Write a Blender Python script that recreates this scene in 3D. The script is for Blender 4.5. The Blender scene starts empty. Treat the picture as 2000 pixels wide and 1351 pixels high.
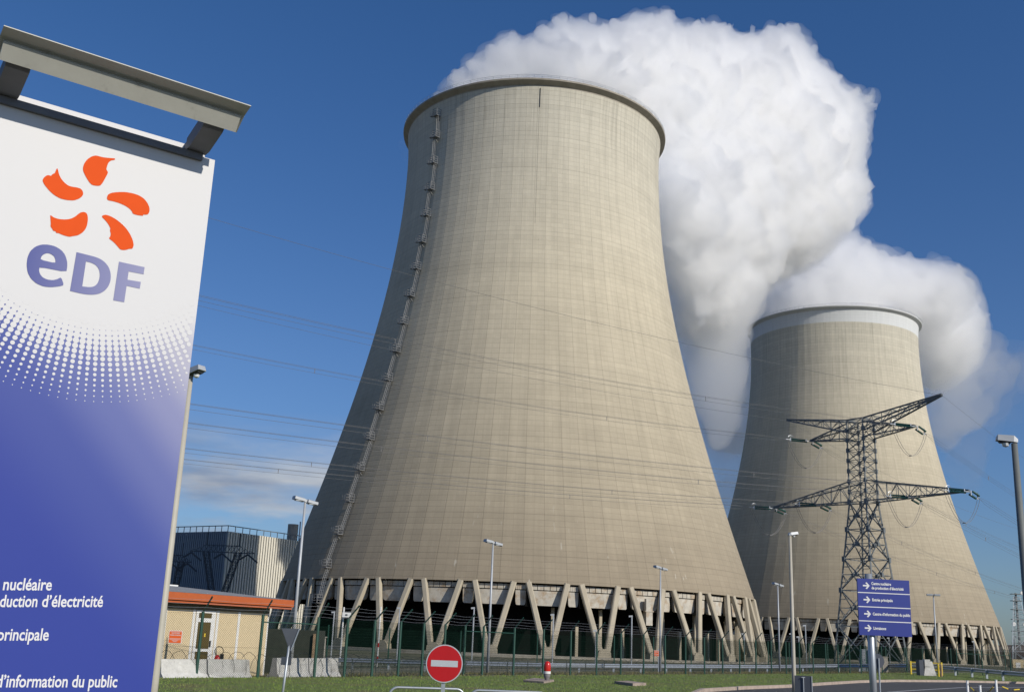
import bpy, bmesh, math, random
import numpy as np
from mathutils import Vector, Matrix
R = math.radians
random.seed(7); rng = np.random.default_rng(7)
sc = bpy.context.scene

# ------------------------------------------------------------------ camera
CAMZ = 1.7
FPX, TILT, ROLL = 2100.16, R(15.063), R(-2.323)
fwd = Vector((0, math.cos(TILT), math.sin(TILT)))
u0 = Vector((0, -math.sin(TILT), math.cos(TILT))); r0 = Vector((1, 0, 0))
rgt = r0 * math.cos(ROLL) - u0 * math.sin(ROLL)
upv = u0 * math.cos(ROLL) + r0 * math.sin(ROLL)
cam = bpy.data.cameras.new('camera'); cam.sensor_width = 36; cam.lens = 36 * FPX / 2000
cam.clip_start = .1; cam.clip_end = 30000
co = bpy.data.objects.new('camera', cam); sc.collection.objects.link(co)
m = Matrix((rgt, upv, -fwd)).transposed().to_4x4(); m.translation = (0, 0, CAMZ)
co.matrix_world = m; sc.camera = co

def ray(x, y): return fwd + rgt * ((x - 1000) / FPX) - upv * ((y - 675.5) / FPX)
def gp(x, y, z=0.):                     # photo pixel -> point on the level z
    d = ray(x, y); return Vector((0, 0, CAMZ)) + d * ((z - CAMZ) / d.z)
def pd(x, y, D):                        # photo pixel -> point at horizontal distance D
    d = ray(x, y); return Vector((0, 0, CAMZ)) + d * (D / math.hypot(d.x, d.y))

# ------------------------------------------------------------------ world, sun, exposure
SUN_AZ = R(48.5); SUN_EL = R(30)        # azimuth measured from -Y towards +X
sdir = Vector((math.sin(SUN_AZ) * math.cos(SUN_EL), -math.cos(SUN_AZ) * math.cos(SUN_EL), math.sin(SUN_EL)))
sun = bpy.data.lights.new('sun', 'SUN'); sun.energy = 4.0; sun.angle = R(.53); sun.color = (1, .93, .82)
so = bpy.data.objects.new('sun', sun); sc.collection.objects.link(so)
so.rotation_euler = (-sdir).to_track_quat('-Z', 'Y').to_euler()
w = bpy.data.worlds.new('World'); sc.world = w; w.use_nodes = True
nt = w.node_tree; nt.nodes.clear(); N = nt.nodes.new; Lk = nt.links.new
sky = N('ShaderNodeTexSky'); sky.sky_type = 'NISHITA'; sky.sun_disc = False
sky.sun_elevation = SUN_EL; sky.sun_rotation = math.atan2(sdir.x, sdir.y)
sky.altitude = 100; sky.air_density = 1.0; sky.dust_density = .6; sky.ozone_density = 2.2
hs = N('ShaderNodeHueSaturation'); hs.inputs['Saturation'].default_value = 1.12; hs.inputs['Value'].default_value = 1.
Lk(sky.outputs[0], hs.inputs['Color'])
tc = N('ShaderNodeTexCoord'); mp = N('ShaderNodeMapping'); mp.inputs['Scale'].default_value = (4.6, 4.6, 19)
mp.inputs['Location'].default_value = (2.3, 1.1, .4)
Lk(tc.outputs['Generated'], mp.inputs[0])
nz = N('ShaderNodeTexNoise'); nz.inputs['Scale'].default_value = 1.; nz.inputs['Detail'].default_value = 12; nz.inputs['Roughness'].default_value = .55
Lk(mp.outputs[0], nz.inputs[0])
r1 = N('ShaderNodeMapRange'); r1.inputs[1].default_value = .37; r1.inputs[2].default_value = .54; Lk(nz.outputs[0], r1.inputs[0])
sx = N('ShaderNodeSeparateXYZ'); Lk(tc.outputs['Generated'], sx.inputs[0])
r2 = N('ShaderNodeMapRange'); r2.inputs[1].default_value = .19; r2.inputs[2].default_value = .12; Lk(sx.outputs[2], r2.inputs[0])
r3 = N('ShaderNodeMapRange'); r3.inputs[1].default_value = .22; r3.inputs[2].default_value = -.12; Lk(sx.outputs[0], r3.inputs[0])
def wm(a, b, op='MULTIPLY'):
    n = N('ShaderNodeMath'); n.operation = op
    for i, v in enumerate((a, b)):
        if isinstance(v, (int, float)): n.inputs[i].default_value = v
        else: Lk(v, n.inputs[i])
    return n.outputs[0]
msk = wm(wm(wm(r1.outputs[0], r2.outputs[0]), r3.outputs[0]), 1.)
tr = N('ShaderNodeValToRGB'); tr.color_ramp.elements[0].color = (.62, .78, 1.12, 1); tr.color_ramp.elements[1].position = .6; tr.color_ramp.elements[1].color = (.64, 1.0, 1.38, 1); te_ = tr.color_ramp.elements.new(.24); te_.color = (.78, .96, 1.28, 1)
Lk(sx.outputs[2], tr.inputs[0]); tm_ = N('ShaderNodeMix'); tm_.data_type = 'RGBA'; tm_.blend_type = 'MULTIPLY'; tm_.inputs[0].default_value = 1; Lk(hs.outputs[0], tm_.inputs[6]); Lk(tr.outputs[0], tm_.inputs[7])
mx = N('ShaderNodeMix'); mx.data_type = 'RGBA'; Lk(msk, mx.inputs[0]); Lk(tm_.outputs[2], mx.inputs[6]); 
mp2 = N('ShaderNodeMapping'); mp2.inputs['Scale'].default_value = (5, 5, 26); mp2.inputs['Location'].default_value = (.3, 5.1, .4); Lk(tc.outputs['Generated'], mp2.inputs[0])
nz2 = N('ShaderNodeTexNoise'); nz2.inputs['Scale'].default_value = 1.3; nz2.inputs['Detail'].default_value = 8; Lk(mp2.outputs[0], nz2.inputs[0])
cr2 = N('ShaderNodeValToRGB'); cr2.color_ramp.elements[0].position = .38; cr2.color_ramp.elements[0].color = (3.2 / 8, 4.0 / 8, 5.6 / 8, 1); cr2.color_ramp.elements[1].position = .62; cr2.color_ramp.elements[1].color = (7.4 / 8, 7.7 / 8, 8. / 8, 1); Lk(nz2.outputs[0], cr2.inputs[0])
vs8 = N('ShaderNodeVectorMath'); vs8.operation = 'SCALE'; vs8.inputs['Scale'].default_value = 8; Lk(cr2.outputs[0], vs8.inputs[0]); Lk(vs8.outputs[0], mx.inputs[7])
bg = N('ShaderNodeBackground'); bg.inputs[1].default_value = .07; Lk(mx.outputs[2], bg.inputs[0])
wo = N('ShaderNodeOutputWorld'); Lk(bg.outputs[0], wo.inputs[0])
sc.view_settings.view_transform = 'Standard'; sc.view_settings.look = 'None'; sc.view_settings.exposure = .05; sc.view_settings.gamma = 1
cy = sc.cycles
cy.max_bounces = 40; cy.diffuse_bounces = 4; cy.glossy_bounces = 3; cy.transparent_max_bounces = 16
cy.volume_bounces = 40; cy.use_denoising = True

# ------------------------------------------------------------------ helpers
def tag(o, label=None, cat=None, group=None, kind=None):
    if label: o['label'] = label
    if cat: o['category'] = cat
    if group: o['group'] = group
    if kind: o['kind'] = kind
    return o
def thing(name, label, cat, loc=(0, 0, 0), group=None, rz=0):
    o = bpy.data.objects.new(name, None); sc.collection.objects.link(o)
    o.empty_display_size = .3
    o.location = loc; o.rotation_euler = (0, 0, rz); return tag(o, label, cat, group)
M_POLE = None
def copy_tree(o, parent=None):
    c = o.copy(); sc.collection.objects.link(c); c.parent = parent
    for ch in list(o.children): copy_tree(ch, c)
    return c
class MB:
    def __init__(s): s.v = []; s.f = []; s.smooth = False
    def add(s, vs, fs):
        b = len(s.v); s.v += [tuple(v) for v in vs]; s.f += [tuple(i + b for i in f) for f in fs]; return s
    def box(s, c, d, mat=None, taper=1.):
        x, y, z = d[0] / 2, d[1] / 2, d[2] / 2
        vs = [Vector((i * x * (taper if k > 0 else 1), j * y * (taper if k > 0 else 1), k * z)) for k in (-1, 1) for j in (-1, 1) for i in (-1, 1)]
        if mat: vs = [mat @ v for v in vs]
        c = Vector(c); vs = [v + c for v in vs]
        return s.add(vs, [(0, 2, 3, 1), (4, 5, 7, 6), (0, 1, 5, 4), (2, 6, 7, 3), (0, 4, 6, 2), (1, 3, 7, 5)])
    def beam(s, p, q, w, h=None, side=None, ch=0, taper=1.):
        p, q = Vector(p), Vector(q); d = (q - p)
        if d.length < 1e-6: return s
        d.normalize(); h = h or w
        a = Vector(side) if side is not None else (Vector((0, 0, 1)) if abs(d.z) < .9 else Vector((1, 0, 0)))
        a = (a - d * a.dot(d)).normalized(); b = d.cross(a)
        if ch:
            pr = [(1, 1 - ch), (1 - ch, 1), (-1 + ch, 1), (-1, 1 - ch), (-1, -1 + ch), (-1 + ch, -1), (1 - ch, -1), (1, -1 + ch)]
        else: pr = [(1, 1), (-1, 1), (-1, -1), (1, -1)]
        n = len(pr); vs = []
        for e, P in ((1, p), (taper, q)):
            for i, j in pr: vs.append(P + a * (i * w / 2 * e) + b * (j * h / 2 * e))
        fs = [(i, (i + 1) % n, n + (i + 1) % n, n + i) for i in range(n)] + [tuple(range(n))[::-1], tuple(range(n, 2 * n))]
        return s.add(vs, fs)
    def tube(s, pts, r, n=6, cap=True, closed=False):
        pts = [Vector(p) for p in pts]; rs = r if isinstance(r, (list, tuple)) else [r] * len(pts); vs = []; prev = None
        for i, p in enumerate(pts):
            if closed: d = pts[(i + 1) % len(pts)] - pts[i - 1]
            else: d = pts[min(i + 1, len(pts) - 1)] - pts[max(i - 1, 0)]
            d.normalize()
            a = prev if prev is not None else (Vector((0, 0, 1)) if abs(d.z) < .9 else Vector((1, 0, 0)))
            a = (a - d * a.dot(d)).normalized(); prev = a; b = d.cross(a)
            for k in range(n):
                t = 2 * math.pi * k / n; vs.append(p + (a * math.cos(t) + b * math.sin(t)) * rs[i])
        fs = []; m = len(pts)
        for i in range(m if closed else m - 1):
            for k in range(n):
                j = (i + 1) % m; fs.append((i * n + k, i * n + (k + 1) % n, j * n + (k + 1) % n, j * n + k))
        if cap and not closed: fs += [tuple(range(n))[::-1], tuple(range((m - 1) * n, m * n))]
        return s.add(vs, fs)
    def cyl(s, c, r, z0, z1, n=16, r2=None):
        c = Vector(c); return s.tube([(c.x, c.y, z0), (c.x, c.y, z1)], [r, r if r2 is None else r2], n)
    def lathe(s, c, prof, n=24, a0=0., a1=2 * math.pi, closed=True):
        vs = []; m = len(prof); steps = n if closed else n + 1
        for i in range(steps):
            t = a0 + (a1 - a0) * i / n
            for r, z in prof: vs.append((c[0] + r * math.cos(t), c[1] + r * math.sin(t), c[2] + z))
        fs = []
        for i in range(n):
            j = (i + 1) % steps
            for k in range(m - 1): fs.append((i * m + k, j * m + k, j * m + k + 1, i * m + k + 1))
        return s.add(vs, fs)
    def build(s, name, mat, parent=None, smooth=False, uv=None):
        me = bpy.data.meshes.new(name); off = Vector((0, 0, 0)); inv = None
        if parent is not None:
            M = parent.get('_M')
            P = parent; off = Vector(P.location); 
            while P.parent is not None: P = P.parent; off = off + Vector(P.location)
        vs = s.v if off.length == 0 else [(v[0] - off.x, v[1] - off.y, v[2] - off.z) for v in s.v]
        me.from_pydata(vs, [], s.f); me.update()
        if smooth: me.polygons.foreach_set('use_smooth', [True] * len(me.polygons))
        if mat: me.materials.append(mat)
        o = bpy.data.objects.new(name, me); sc.collection.objects.link(o)
        if parent is not None: o.parent = parent
        return o
def flat_poly(mb, pts, h, n, z=None):   # prism over an outline; pts 3D, extruded by n*h ; holes via bridging in caller
    bm = bmesh.new(); return bm

def newmat(name): 
    m = bpy.data.materials.new(name); m.use_nodes = True
    return m, m.node_tree, m.node_tree.nodes['Principled BSDF']
def mat(name, col, rough=.7, metal=0., var=.12, scale=3., bump=0., bscale=None, dirt=None, dscale=.6, spec=.5, coord='Object', stretch=(1, 1, 1), dthr=(.5, .7), damt=.6):
    m, t, b = newmat(name); n = t.nodes.new; l = t.links.new
    b.inputs['Roughness'].default_value = rough; b.inputs['Metallic'].default_value = metal
    b.inputs['Specular IOR Level'].default_value = spec
    c = n('ShaderNodeTexCoord'); mpp = n('ShaderNodeMapping'); mpp.inputs['Scale'].default_value = stretch; l(c.outputs[coord], mpp.inputs[0])
    z = n('ShaderNodeTexNoise'); z.inputs['Scale'].default_value = scale; z.inputs['Detail'].default_value = 6; z.inputs['Roughness'].default_value = .6; l(mpp.outputs[0], z.inputs[0])
    rr = n('ShaderNodeMapRange'); rr.inputs[1].default_value = .25; rr.inputs[2].default_value = .75; rr.inputs[3].default_value = 1 - var; rr.inputs[4].default_value = 1 + var; l(z.outputs[0], rr.inputs[0])
    v = n('ShaderNodeVectorMath'); v.operation = 'SCALE'; v.inputs[0].default_value = col[:3]; l(rr.outputs[0], v.inputs['Scale'])
    out = v.outputs[0]
    if dirt:
        z2 = n('ShaderNodeTexNoise'); z2.inputs['Scale'].default_value = dscale; z2.inputs['Detail'].default_value = 8; z2.inputs['Roughness'].default_value = .65; l(mpp.outputs[0], z2.inputs[0])
        r_ = n('ShaderNodeMapRange'); r_.inputs[1].default_value = dthr[0]; r_.inputs[2].default_value = dthr[1]; r_.inputs[4].default_value = damt; l(z2.outputs[0], r_.inputs[0])
        x = n('ShaderNodeMix'); x.data_type = 'RGBA'; l(r_.outputs[0], x.inputs[0]); l(out, x.inputs[6]); x.inputs[7].default_value = (*dirt, 1); out = x.outputs[2]
    l(out, b.inputs['Base Color'])
    if bump:
        z3 = n('ShaderNodeTexNoise'); z3.inputs['Scale'].default_value = bscale or scale * 4; z3.inputs['Detail'].default_value = 5; l(mpp.outputs[0], z3.inputs[0])
        bp = n('ShaderNodeBump'); bp.inputs['Strength'].default_value = bump; bp.inputs['Distance'].default_value = .05; l(z3.outputs[0], bp.inputs['Height']); l(bp.outputs[0], b.inputs['Normal'])
    return m
M = {}
M['galv'] = mat('galvanised', (.42, .45, .48), .45, .6, .15, 6, dirt=(.2, .2, .2), dscale=3, damt=.4)
M['lampgrey'] = mat('lamp_grey_paint', (.4, .42, .44), .5, .2, .08, 4)
M['lampcream'] = mat('lamp_cream_paint', (.4, .375, .31), .55, 0, .1, 4, dirt=(.3, .27, .2), dscale=2, damt=.4)
M['darkmetal'] = mat('dark_metal', (.045, .05, .055), .5, .3, .15, 5)
M['lens'] = mat('lamp_lens', (.6, .62, .62), .2, 0, .05)
M['fgreen'] = mat('fence_green', (.012, .06, .042), .5, 0, .2, 8)
M['wire'] = mat('fence_wire', (.07, .08, .075), .5, .5, .1)
M['wiregreen'] = mat('mesh_wire_green', (.005, .018, .012), .8, 0, .1, spec=.05)
M['barb'] = mat('barbed_wire', (.2, .21, .22), .5, .4, .1)
M['conc'] = mat('precast_concrete', (.34, .31, .26), .9, 0, .15, .6, .3, 3, dirt=(.2, .16, .11), dscale=.35, damt=.5)
M['legc'] = mat('leg_concrete', (.42, .37, .28), .9, 0, .12, .5, .25, 3, dirt=(.22, .19, .15), dscale=.3, stretch=(1, 1, .35), damt=.5)
M['panelw'] = mat('panel_concrete', (.46, .43, .37), .85, 0, .2, .8, dirt=(.3, .19, .09), dscale=.5, damt=.7, dthr=(.48, .66))
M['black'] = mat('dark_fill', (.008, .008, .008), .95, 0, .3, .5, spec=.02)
M['jersey'] = mat('weathered_barrier', (.52, .51, .48), .9, 0, .2, 6, .5, 20, dirt=(.12, .11, .1), dscale=3, dthr=(.52, .68))
M['cream'] = mat('cream_wall', (.6, .49, .31), .8, 0, .05, 4)
M['white'] = mat('white_paint', (.7, .7, .68), .5, 0, .04, 4)
M['orange'] = mat('orange_trim', (.43, .1, .026), .5, 0, .08, 4)
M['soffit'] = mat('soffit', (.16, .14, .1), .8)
M['roofgrey'] = mat('roof_grey', (.24, .24, .24), .8, 0, .1, 2)
M['glass'] = mat('door_glass', (.1, .075, .03), .12, 0, .05)
M['steel'] = mat('pylon_steel', (.15, .165, .17), .55, .35, .25, 1.5)
M['steelfar'] = mat('far_pylon_steel', (.05, .06, .07), .7, 0, .2, 1.5)
M['insul'] = mat('insulator_glass', (.025, .09, .075), .25, 0, .1)
M['cable'] = mat('cable', (.2, .195, .19), .6, .2, .05)
M['red'] = mat('sign_red', (.42, .004, .008), .4, 0, .06, 5)
M['signwhite'] = mat('sign_white', (.42, .45, .49), .4, 0, .05, 5)
M['signback'] = mat('sign_back', (.075, .085, .105), .5, .3, .12, 5)
M['blue'] = mat('sign_blue', (.02, .035, .23), .4, 0, .06, 2)
M['letter'] = mat('letter_white', (.66, .66, .67), .5, 0, .02)
M['yellow'] = mat('yellow', (.7, .5, .04), .5, 0, .05)
M['chainblack'] = mat('chain_black', (.02, .02, .02), .5)
M['kerb'] = mat('kerb_stone', (.36, .29, .24), .9, 0, .25, 3, .3)
M['stone'] = mat('slab_stone', (.3, .24, .2), .9, 0, .3, 3, .6)
M['olive'] = mat('dark_sheet_wall', (.028, .032, .022), .8, 0, .3, 3)
M['rust'] = mat('timber_post', (.28, .19, .11), .9, 0, .3, 3)
M['bulb'] = mat('red_lens', (.5, .02, .015), .25, 0, .05)
M['greybase'] = mat('grey_base', (.16, .15, .15), .7, 0, .2, 10)
M['hill'] = mat('hill_woods', (.075, .05, .04), 1, 0, .5, .02, dirt=(.05, .06, .03), dscale=.01, damt=.8)

# ------------------------------------------------------------------ ground
FL0 = Vector((-9.3, 34.8, 0)); FLd = Vector((.608, .794, 0)); FLn = Vector((-.794, .608, 0))
def gz(x, y):
    q = (x - FL0.x) * FLn.x + (y - FL0.y) * FLn.y
    ks = [(-1e9, 0), (3, 0), (15, -.75), (35, -1.2), (110, -3.2), (1e9, -3.2)]
    for (a, za), (b, zb) in zip(ks, ks[1:]):
        if q <= b: 
            if za == zb: return za
            t = (q - a) / (b - a); return za + (zb - za) * t
mb = MB(); rad = [0.5, 4, 8, 12, 16, 20, 25, 30, 35, 40, 45, 50, 55, 60, 66, 72, 80, 90, 100, 115, 130, 150, 180, 220, 300, 450, 700, 1200, 2500, 6000, 15000]
na = 144
for r_ in rad:
    for k in range(na):
        t = 2 * math.pi * k / na; x, y = r_ * math.sin(t), r_ * math.cos(t); mb.v.append((x, y, gz(x, y) if r_ < 1000 else -3.2))
for i in range(len(rad) - 1):
    for k in range(na): mb.f.append((i * na + k, i * na + (k + 1) % na, (i + 1) * na + (k + 1) % na, (i + 1) * na + k))
mb.f.append(tuple(range(na))[::-1])
gm = mat('ground_dirt', (.15, .13, .085), 1, 0, .35, .5, .5, 6, dirt=(.07, .085, .035), dscale=.12, dthr=(.42, .6), damt=.8)
tag(mb.build('ground', gm), 'dull dirt and rough grass ground of the plant', kind='structure')

kerb = [(3.0, 8), (3.6, 16), (4.6, 26), (5.8, 35), (7.4, 40.9), (9.8, 45.0), (12.6, 48.9), (15.8, 54.4), (19.3, 60.2), (23., 65.0), (28.2, 69.6), (34.3, 73.1), (42, 76.2), (55, 79.5), (75, 82)]
def sheet(outline, z):
    bm = bmesh.new(); vs = [bm.verts.new((x, y, z)) for x, y in outline]; bm.faces.new(vs)
    bm.normal_update()
    if bm.faces[:][0].normal.z < 0: bmesh.ops.reverse_faces(bm, faces=bm.faces[:])
    bmesh.ops.triangulate(bm, faces=bm.faces[:]); mbx = MB(); bm.verts.index_update()
    mbx.v = [tuple(v.co) for v in bm.verts]; mbx.f = [tuple(v.index for v in f.verts) for f in bm.faces]; bm.free(); return mbx
def fpt(s, q=0): p = FL0 + FLd * s + FLn * q; return (p.x, p.y)
lawn_out = kerb + [(75, 120), fpt(95, 0)][1:] + [fpt(s, -.25) for s in (60, 40, 20, 0, -20)] + [(-45, 5), (-30, 3)]
lm_ = mat('lawn_turf', (.105, .15, .028), 1, 0, .3, 2.5, .6, 20, dirt=(.15, .115, .055), dscale=.45, dthr=(.46, .68), damt=.7)
sheet(lawn_out, .09).build('lawn', lm_); tag(bpy.data.objects['lawn'], 'mown green lawn in front of the fence', kind='structure')
asph = mat('asphalt', (.05, .049, .05), .9, 0, .25, 3, .15, 60, dirt=(.075, .072, .07), dscale=.5, damt=.5)
tag(sheet([(-2, 2), (3.0, 8)] + kerb[1:] + [(90, 82), (90, 2)], .006).build('road', asph), 'dark asphalt access road', kind='structure')
mb = MB()
for a, b in zip(kerb, kerb[1:]):
    n_ = max(1, int(math.dist(a, b) / 1.0)); 
    for i in range(n_):
        t0, t1 = i / n_, (i + .985) / n_
        p = (a[0] + (b[0] - a[0]) * t0, a[1] + (b[1] - a[1]) * t0, .065); q = (a[0] + (b[0] - a[0]) * t1, a[1] + (b[1] - a[1]) * t1, .065)
        mb.beam(p, q, .13, .16, side=(0, 0, 1))
tag(mb.build('kerb', M['kerb']), 'stone kerb between lawn and road', kind='structure')
mb = MB(); ln = [(16.0, 47.0), (16.9, 48.5), (19.8, 52.7), (24.6, 59.4), (30.5, 64.6), (40, 69.5), (60, 74)]
for a, b in zip(ln, ln[1:]):
    d = Vector((b[0] - a[0], b[1] - a[1])).normalized(); n2 = Vector((-d.y, d.x)) * .06
    mb.add([(a[0] - n2.x, a[1] - n2.y, .011), (b[0] - n2.x, b[1] - n2.y, .011), (b[0] + n2.x, b[1] + n2.y, .011), (a[0] + n2.x, a[1] + n2.y, .011)], [(0, 1, 2, 3)])
tag(mb.build('road_marking', M['letter']), 'white line painted along the road', kind='structure')
mb = MB()
ss = list(range(-30, 160, 5))
for s_ in ss:
    for q in (7.5, 13.5): x, y = fpt(s_, q); mb.v.append((x, y, gz(x, y) + .02))
for i in range(len(ss) - 1): mb.f.append((2 * i, 2 * i + 2, 2 * i + 3, 2 * i + 1))
tag(mb.build('service_road', asph), 'narrow grey service road behind the fence', kind='structure')
# grass blades
nb = 90000; xs = rng.uniform(-16, 44, nb * 3); ys = rng.uniform(22, 90, nb * 3)
kx = np.interp(ys, [p[1] for p in kerb], [p[0] for p in kerb]) - .1
q_ = (xs - FL0.x) * FLn.x + (ys - FL0.y) * FLn.y
ok = (xs < kx) & (q_ < -.1) & (np.abs(xs) < ys * .52)
dd = np.hypot(xs, ys); ok &= rng.uniform(0, 1, nb * 3) < np.clip((38 / dd) ** 1.5, 0, 1)
xs, ys, q_ = xs[ok][:nb], ys[ok][:nb], q_[ok][:nb]; n_ = len(xs)
hh = rng.uniform(.02, .055, n_) * np.where(q_ > -1.0, 1.25, 1); th = rng.uniform(0, 6.28, n_); wd = .006 + .00012 * np.hypot(xs, ys)
lx, ly = rng.normal(0, .02, n_), rng.normal(0, .02, n_)
V = np.empty((n_, 3, 3)); V[:, 0] = np.stack([xs - wd * np.cos(th), ys - wd * np.sin(th), np.full(n_, .088)], 1)
V[:, 1] = np.stack([xs + wd * np.cos(th), ys + wd * np.sin(th), np.full(n_, .088)], 1); V[:, 2] = np.stack([xs + lx, ys + ly, .088 + hh], 1)
me = bpy.data.meshes.new('grass'); me.from_pydata(V.reshape(-1, 3).tolist(), [], np.arange(n_ * 3).reshape(-1, 3).tolist())
me.materials.append(mat('grass_blades', (.155, .22, .038), .9, 0, .45, 1.3, dirt=(.22, .19, .08), dscale=.9, dthr=(.52, .7), damt=.8))
go = bpy.data.objects.new('grass', me); sc.collection.objects.link(go); tag(go, 'short green grass blades on the lawn', 'grass', kind='stuff')
# hills
mb = MB(); nh = 60
for i in range(nh + 1):
    t = R(-50 + 100 * i / nh); D = 2300; h = 3 + 25 * max(0, math.sin(i * .21 + .2)) * (.6 + .4 * math.sin(i * .7)) + (18 if i > 36 else 0) * (1 + .2 * math.sin(i * 1.7)) 
    for rr_, zz in ((D, -4), (D + 120, h), (D + 900, -4)): mb.v.append((rr_ * math.sin(t), rr_ * math.cos(t), zz))
for i in range(nh):
    for k in range(2): mb.f.append((3 * i + k, 3 * i + 3 + k, 3 * i + 4 + k, 3 * i + 1 + k))
tag(mb.build('hills', M['hill']), 'low reddish brown wooded hills on the horizon', kind='structure')

# ------------------------------------------------------------------ cooling towers
RT, ZT, B1, B2, ZB, ZTOP = 42.42, 153.2, 103.2, 60., 14.3, 165.
def shell_r(z): return RT * math.sqrt(1 + ((z - ZT) / (B1 if z < ZT else B2)) ** 2)
def shell_mat(name, seed, white_top):
    m, t, b = newmat(name); n = t.nodes.new; l = t.links.new
    def M_(op, a, b_=None, c_=None):
        x = n('ShaderNodeMath'); x.operation = op
        for i, v in enumerate((a, b_, c_)):
            if v is None: continue
            if isinstance(v, (int, float)): x.inputs[i].default_value = v
            else: l(v, x.inputs[i])
        return x.outputs[0]
    c = n('ShaderNodeTexCoord'); s = n('ShaderNodeSeparateXYZ'); l(c.outputs['Object'], s.inputs[0])
    X, Y, Z = s.outputs
    ang = M_('ARCTAN2', Y, X)
    au = M_('MULTIPLY', ang, 160 / (2 * math.pi)); zu = M_('DIVIDE', Z, 1.5)
    def line(u, w, soft):   # 1 on the joint
        f = M_('FRACT', u); d = M_('ABSOLUTE', M_('SUBTRACT', f, .5)); mr = n('ShaderNodeMapRange')
        mr.inputs[1].default_value = .5 - w - soft; mr.inputs[2].default_value = .5 - w; l(d, mr.inputs[0]); return mr.outputs[0]
    hl = line(zu, .02, .06); vl = line(au, .015, .05); v2 = line(M_('MULTIPLY', ang, 80 / (2 * math.pi)), .012, .03); h2 = line(M_('DIVIDE', Z, 10.5), .005, .02)
    cell = n('ShaderNodeCombineXYZ'); l(M_('FLOOR', au), cell.inputs[0]); l(M_('FLOOR', zu), cell.inputs[1]); cell.inputs[2].default_value = seed
    wn = n('ShaderNodeTexWhiteNoise'); l(cell.outputs[0], wn.inputs['Vector'])
    cell2 = n('ShaderNodeCombineXYZ'); l(M_('FLOOR', M_('DIVIDE', zu, 1.)), cell2.inputs[1]); cell2.inputs[2].default_value = seed + 3
    wr = n('ShaderNodeTexWhiteNoise'); l(cell2.outputs[0], wr.inputs['Vector'])
    def noise(sc_, vec, det=6, ro=.6):
        z = n('ShaderNodeTexNoise'); z.inputs['Scale'].default_value = sc_; z.inputs['Detail'].default_value = det; z.inputs['Roughness'].default_value = ro; l(vec, z.inputs[0]); return z.outputs[0]
    cyl = n('ShaderNodeCombineXYZ'); l(M_('MULTIPLY', ang, 50), cyl.inputs[0]); l(Z, cyl.inputs[1]); cyl.inputs[2].default_value = seed * 7
    st = n('ShaderNodeMapping'); st.inputs['Scale'].default_value = (1, .05, 1); l(cyl.outputs[0], st.inputs[0])
    streak = noise(.5, st.outputs[0], 8, .7); big = noise(.05, cyl.outputs[0], 5); fine = noise(1.2, cyl.outputs[0], 8, .7)
    hs_ = n('ShaderNodeMapping'); hs_.inputs['Scale'].default_value = (.04, 1, 1); l(cyl.outputs[0], hs_.inputs[0]); band = noise(.35, hs_.outputs[0], 5, .6)
    # base colour: browner and darker towards the foot, paler and greyer up high
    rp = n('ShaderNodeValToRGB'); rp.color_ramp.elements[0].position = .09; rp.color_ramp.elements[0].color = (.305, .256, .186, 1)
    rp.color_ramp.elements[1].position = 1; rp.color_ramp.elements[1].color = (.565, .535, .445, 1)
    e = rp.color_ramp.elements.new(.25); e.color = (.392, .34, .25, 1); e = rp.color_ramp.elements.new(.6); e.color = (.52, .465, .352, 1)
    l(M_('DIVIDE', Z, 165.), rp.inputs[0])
    f = M_('ADD', 1., M_('MULTIPLY', M_('SUBTRACT', wn.outputs[0], .5), .055))
    f = M_('MULTIPLY', f, M_('ADD', 1., M_('MULTIPLY', M_('SUBTRACT', wr.outputs[0], .5), .05)))
    f = M_('MULTIPLY', f, M_('ADD', .74, M_('MULTIPLY', streak, .36)))
    f = M_('MULTIPLY', f, M_('ADD', .86, M_('MULTIPLY', big, .3)))
    f = M_('MULTIPLY', f, M_('ADD', .9, M_('MULTIPLY', fine, .2)))
    f = M_('MULTIPLY', f, M_('ADD', .92, M_('MULTIPLY', band, .16)))
    run = n('ShaderNodeMapping'); run.inputs['Scale'].default_value = (1, .025, 1); run.inputs['Location'].default_value = (9, 1, 3); l(cyl.outputs[0], run.inputs[0]); rz_ = noise(1.1, run.outputs[0], 6, .65)
    rq = n('ShaderNodeMapRange'); rq.inputs[1].default_value = .52; rq.inputs[2].default_value = .7; l(rz_, rq.inputs[0]); up_ = n('ShaderNodeMapRange'); up_.inputs[1].default_value = 118; up_.inputs[2].default_value = 160; l(Z, up_.inputs[0])
    f = M_('MULTIPLY', f, M_('SUBTRACT', 1., M_('MULTIPLY', M_('MULTIPLY', rq.outputs[0], M_('ADD', .25, up_.outputs[0])), .2)))
    brk = n('ShaderNodeMapRange'); brk.inputs[1].default_value = .42; brk.inputs[2].default_value = .62; brk.inputs[3].default_value = .35; l(fine, brk.inputs[0])
    f = M_('MULTIPLY', f, M_('SUBTRACT', 1., M_('MULTIPLY', M_('MULTIPLY', hl, .16), brk.outputs[0])))
    f = M_('MULTIPLY', f, M_('SUBTRACT', 1., M_('MULTIPLY', M_('MULTIPLY', vl, .1), brk.outputs[0])))
    f = M_('MULTIPLY', f, M_('SUBTRACT', 1., M_('MULTIPLY', v2, .09)))
    f = M_('MULTIPLY', f, M_('SUBTRACT', 1., M_('MULTIPLY', h2, .07)))
    # short dark drips below joints
    dm = n('ShaderNodeMapping'); dm.inputs['Scale'].default_value = (1, .22, 1); l(cyl.outputs[0], dm.inputs[0])
    dr = noise(1.3, dm.outputs[0], 3, .5); dq = n('ShaderNodeMapRange'); dq.inputs[1].default_value = .7; dq.inputs[2].default_value = .76; l(dr, dq.inputs[0])
    f = M_('MULTIPLY', f, M_('SUBTRACT', 1., M_('MULTIPLY', M_('MULTIPLY', dq.outputs[0], vl), .5)))
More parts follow.
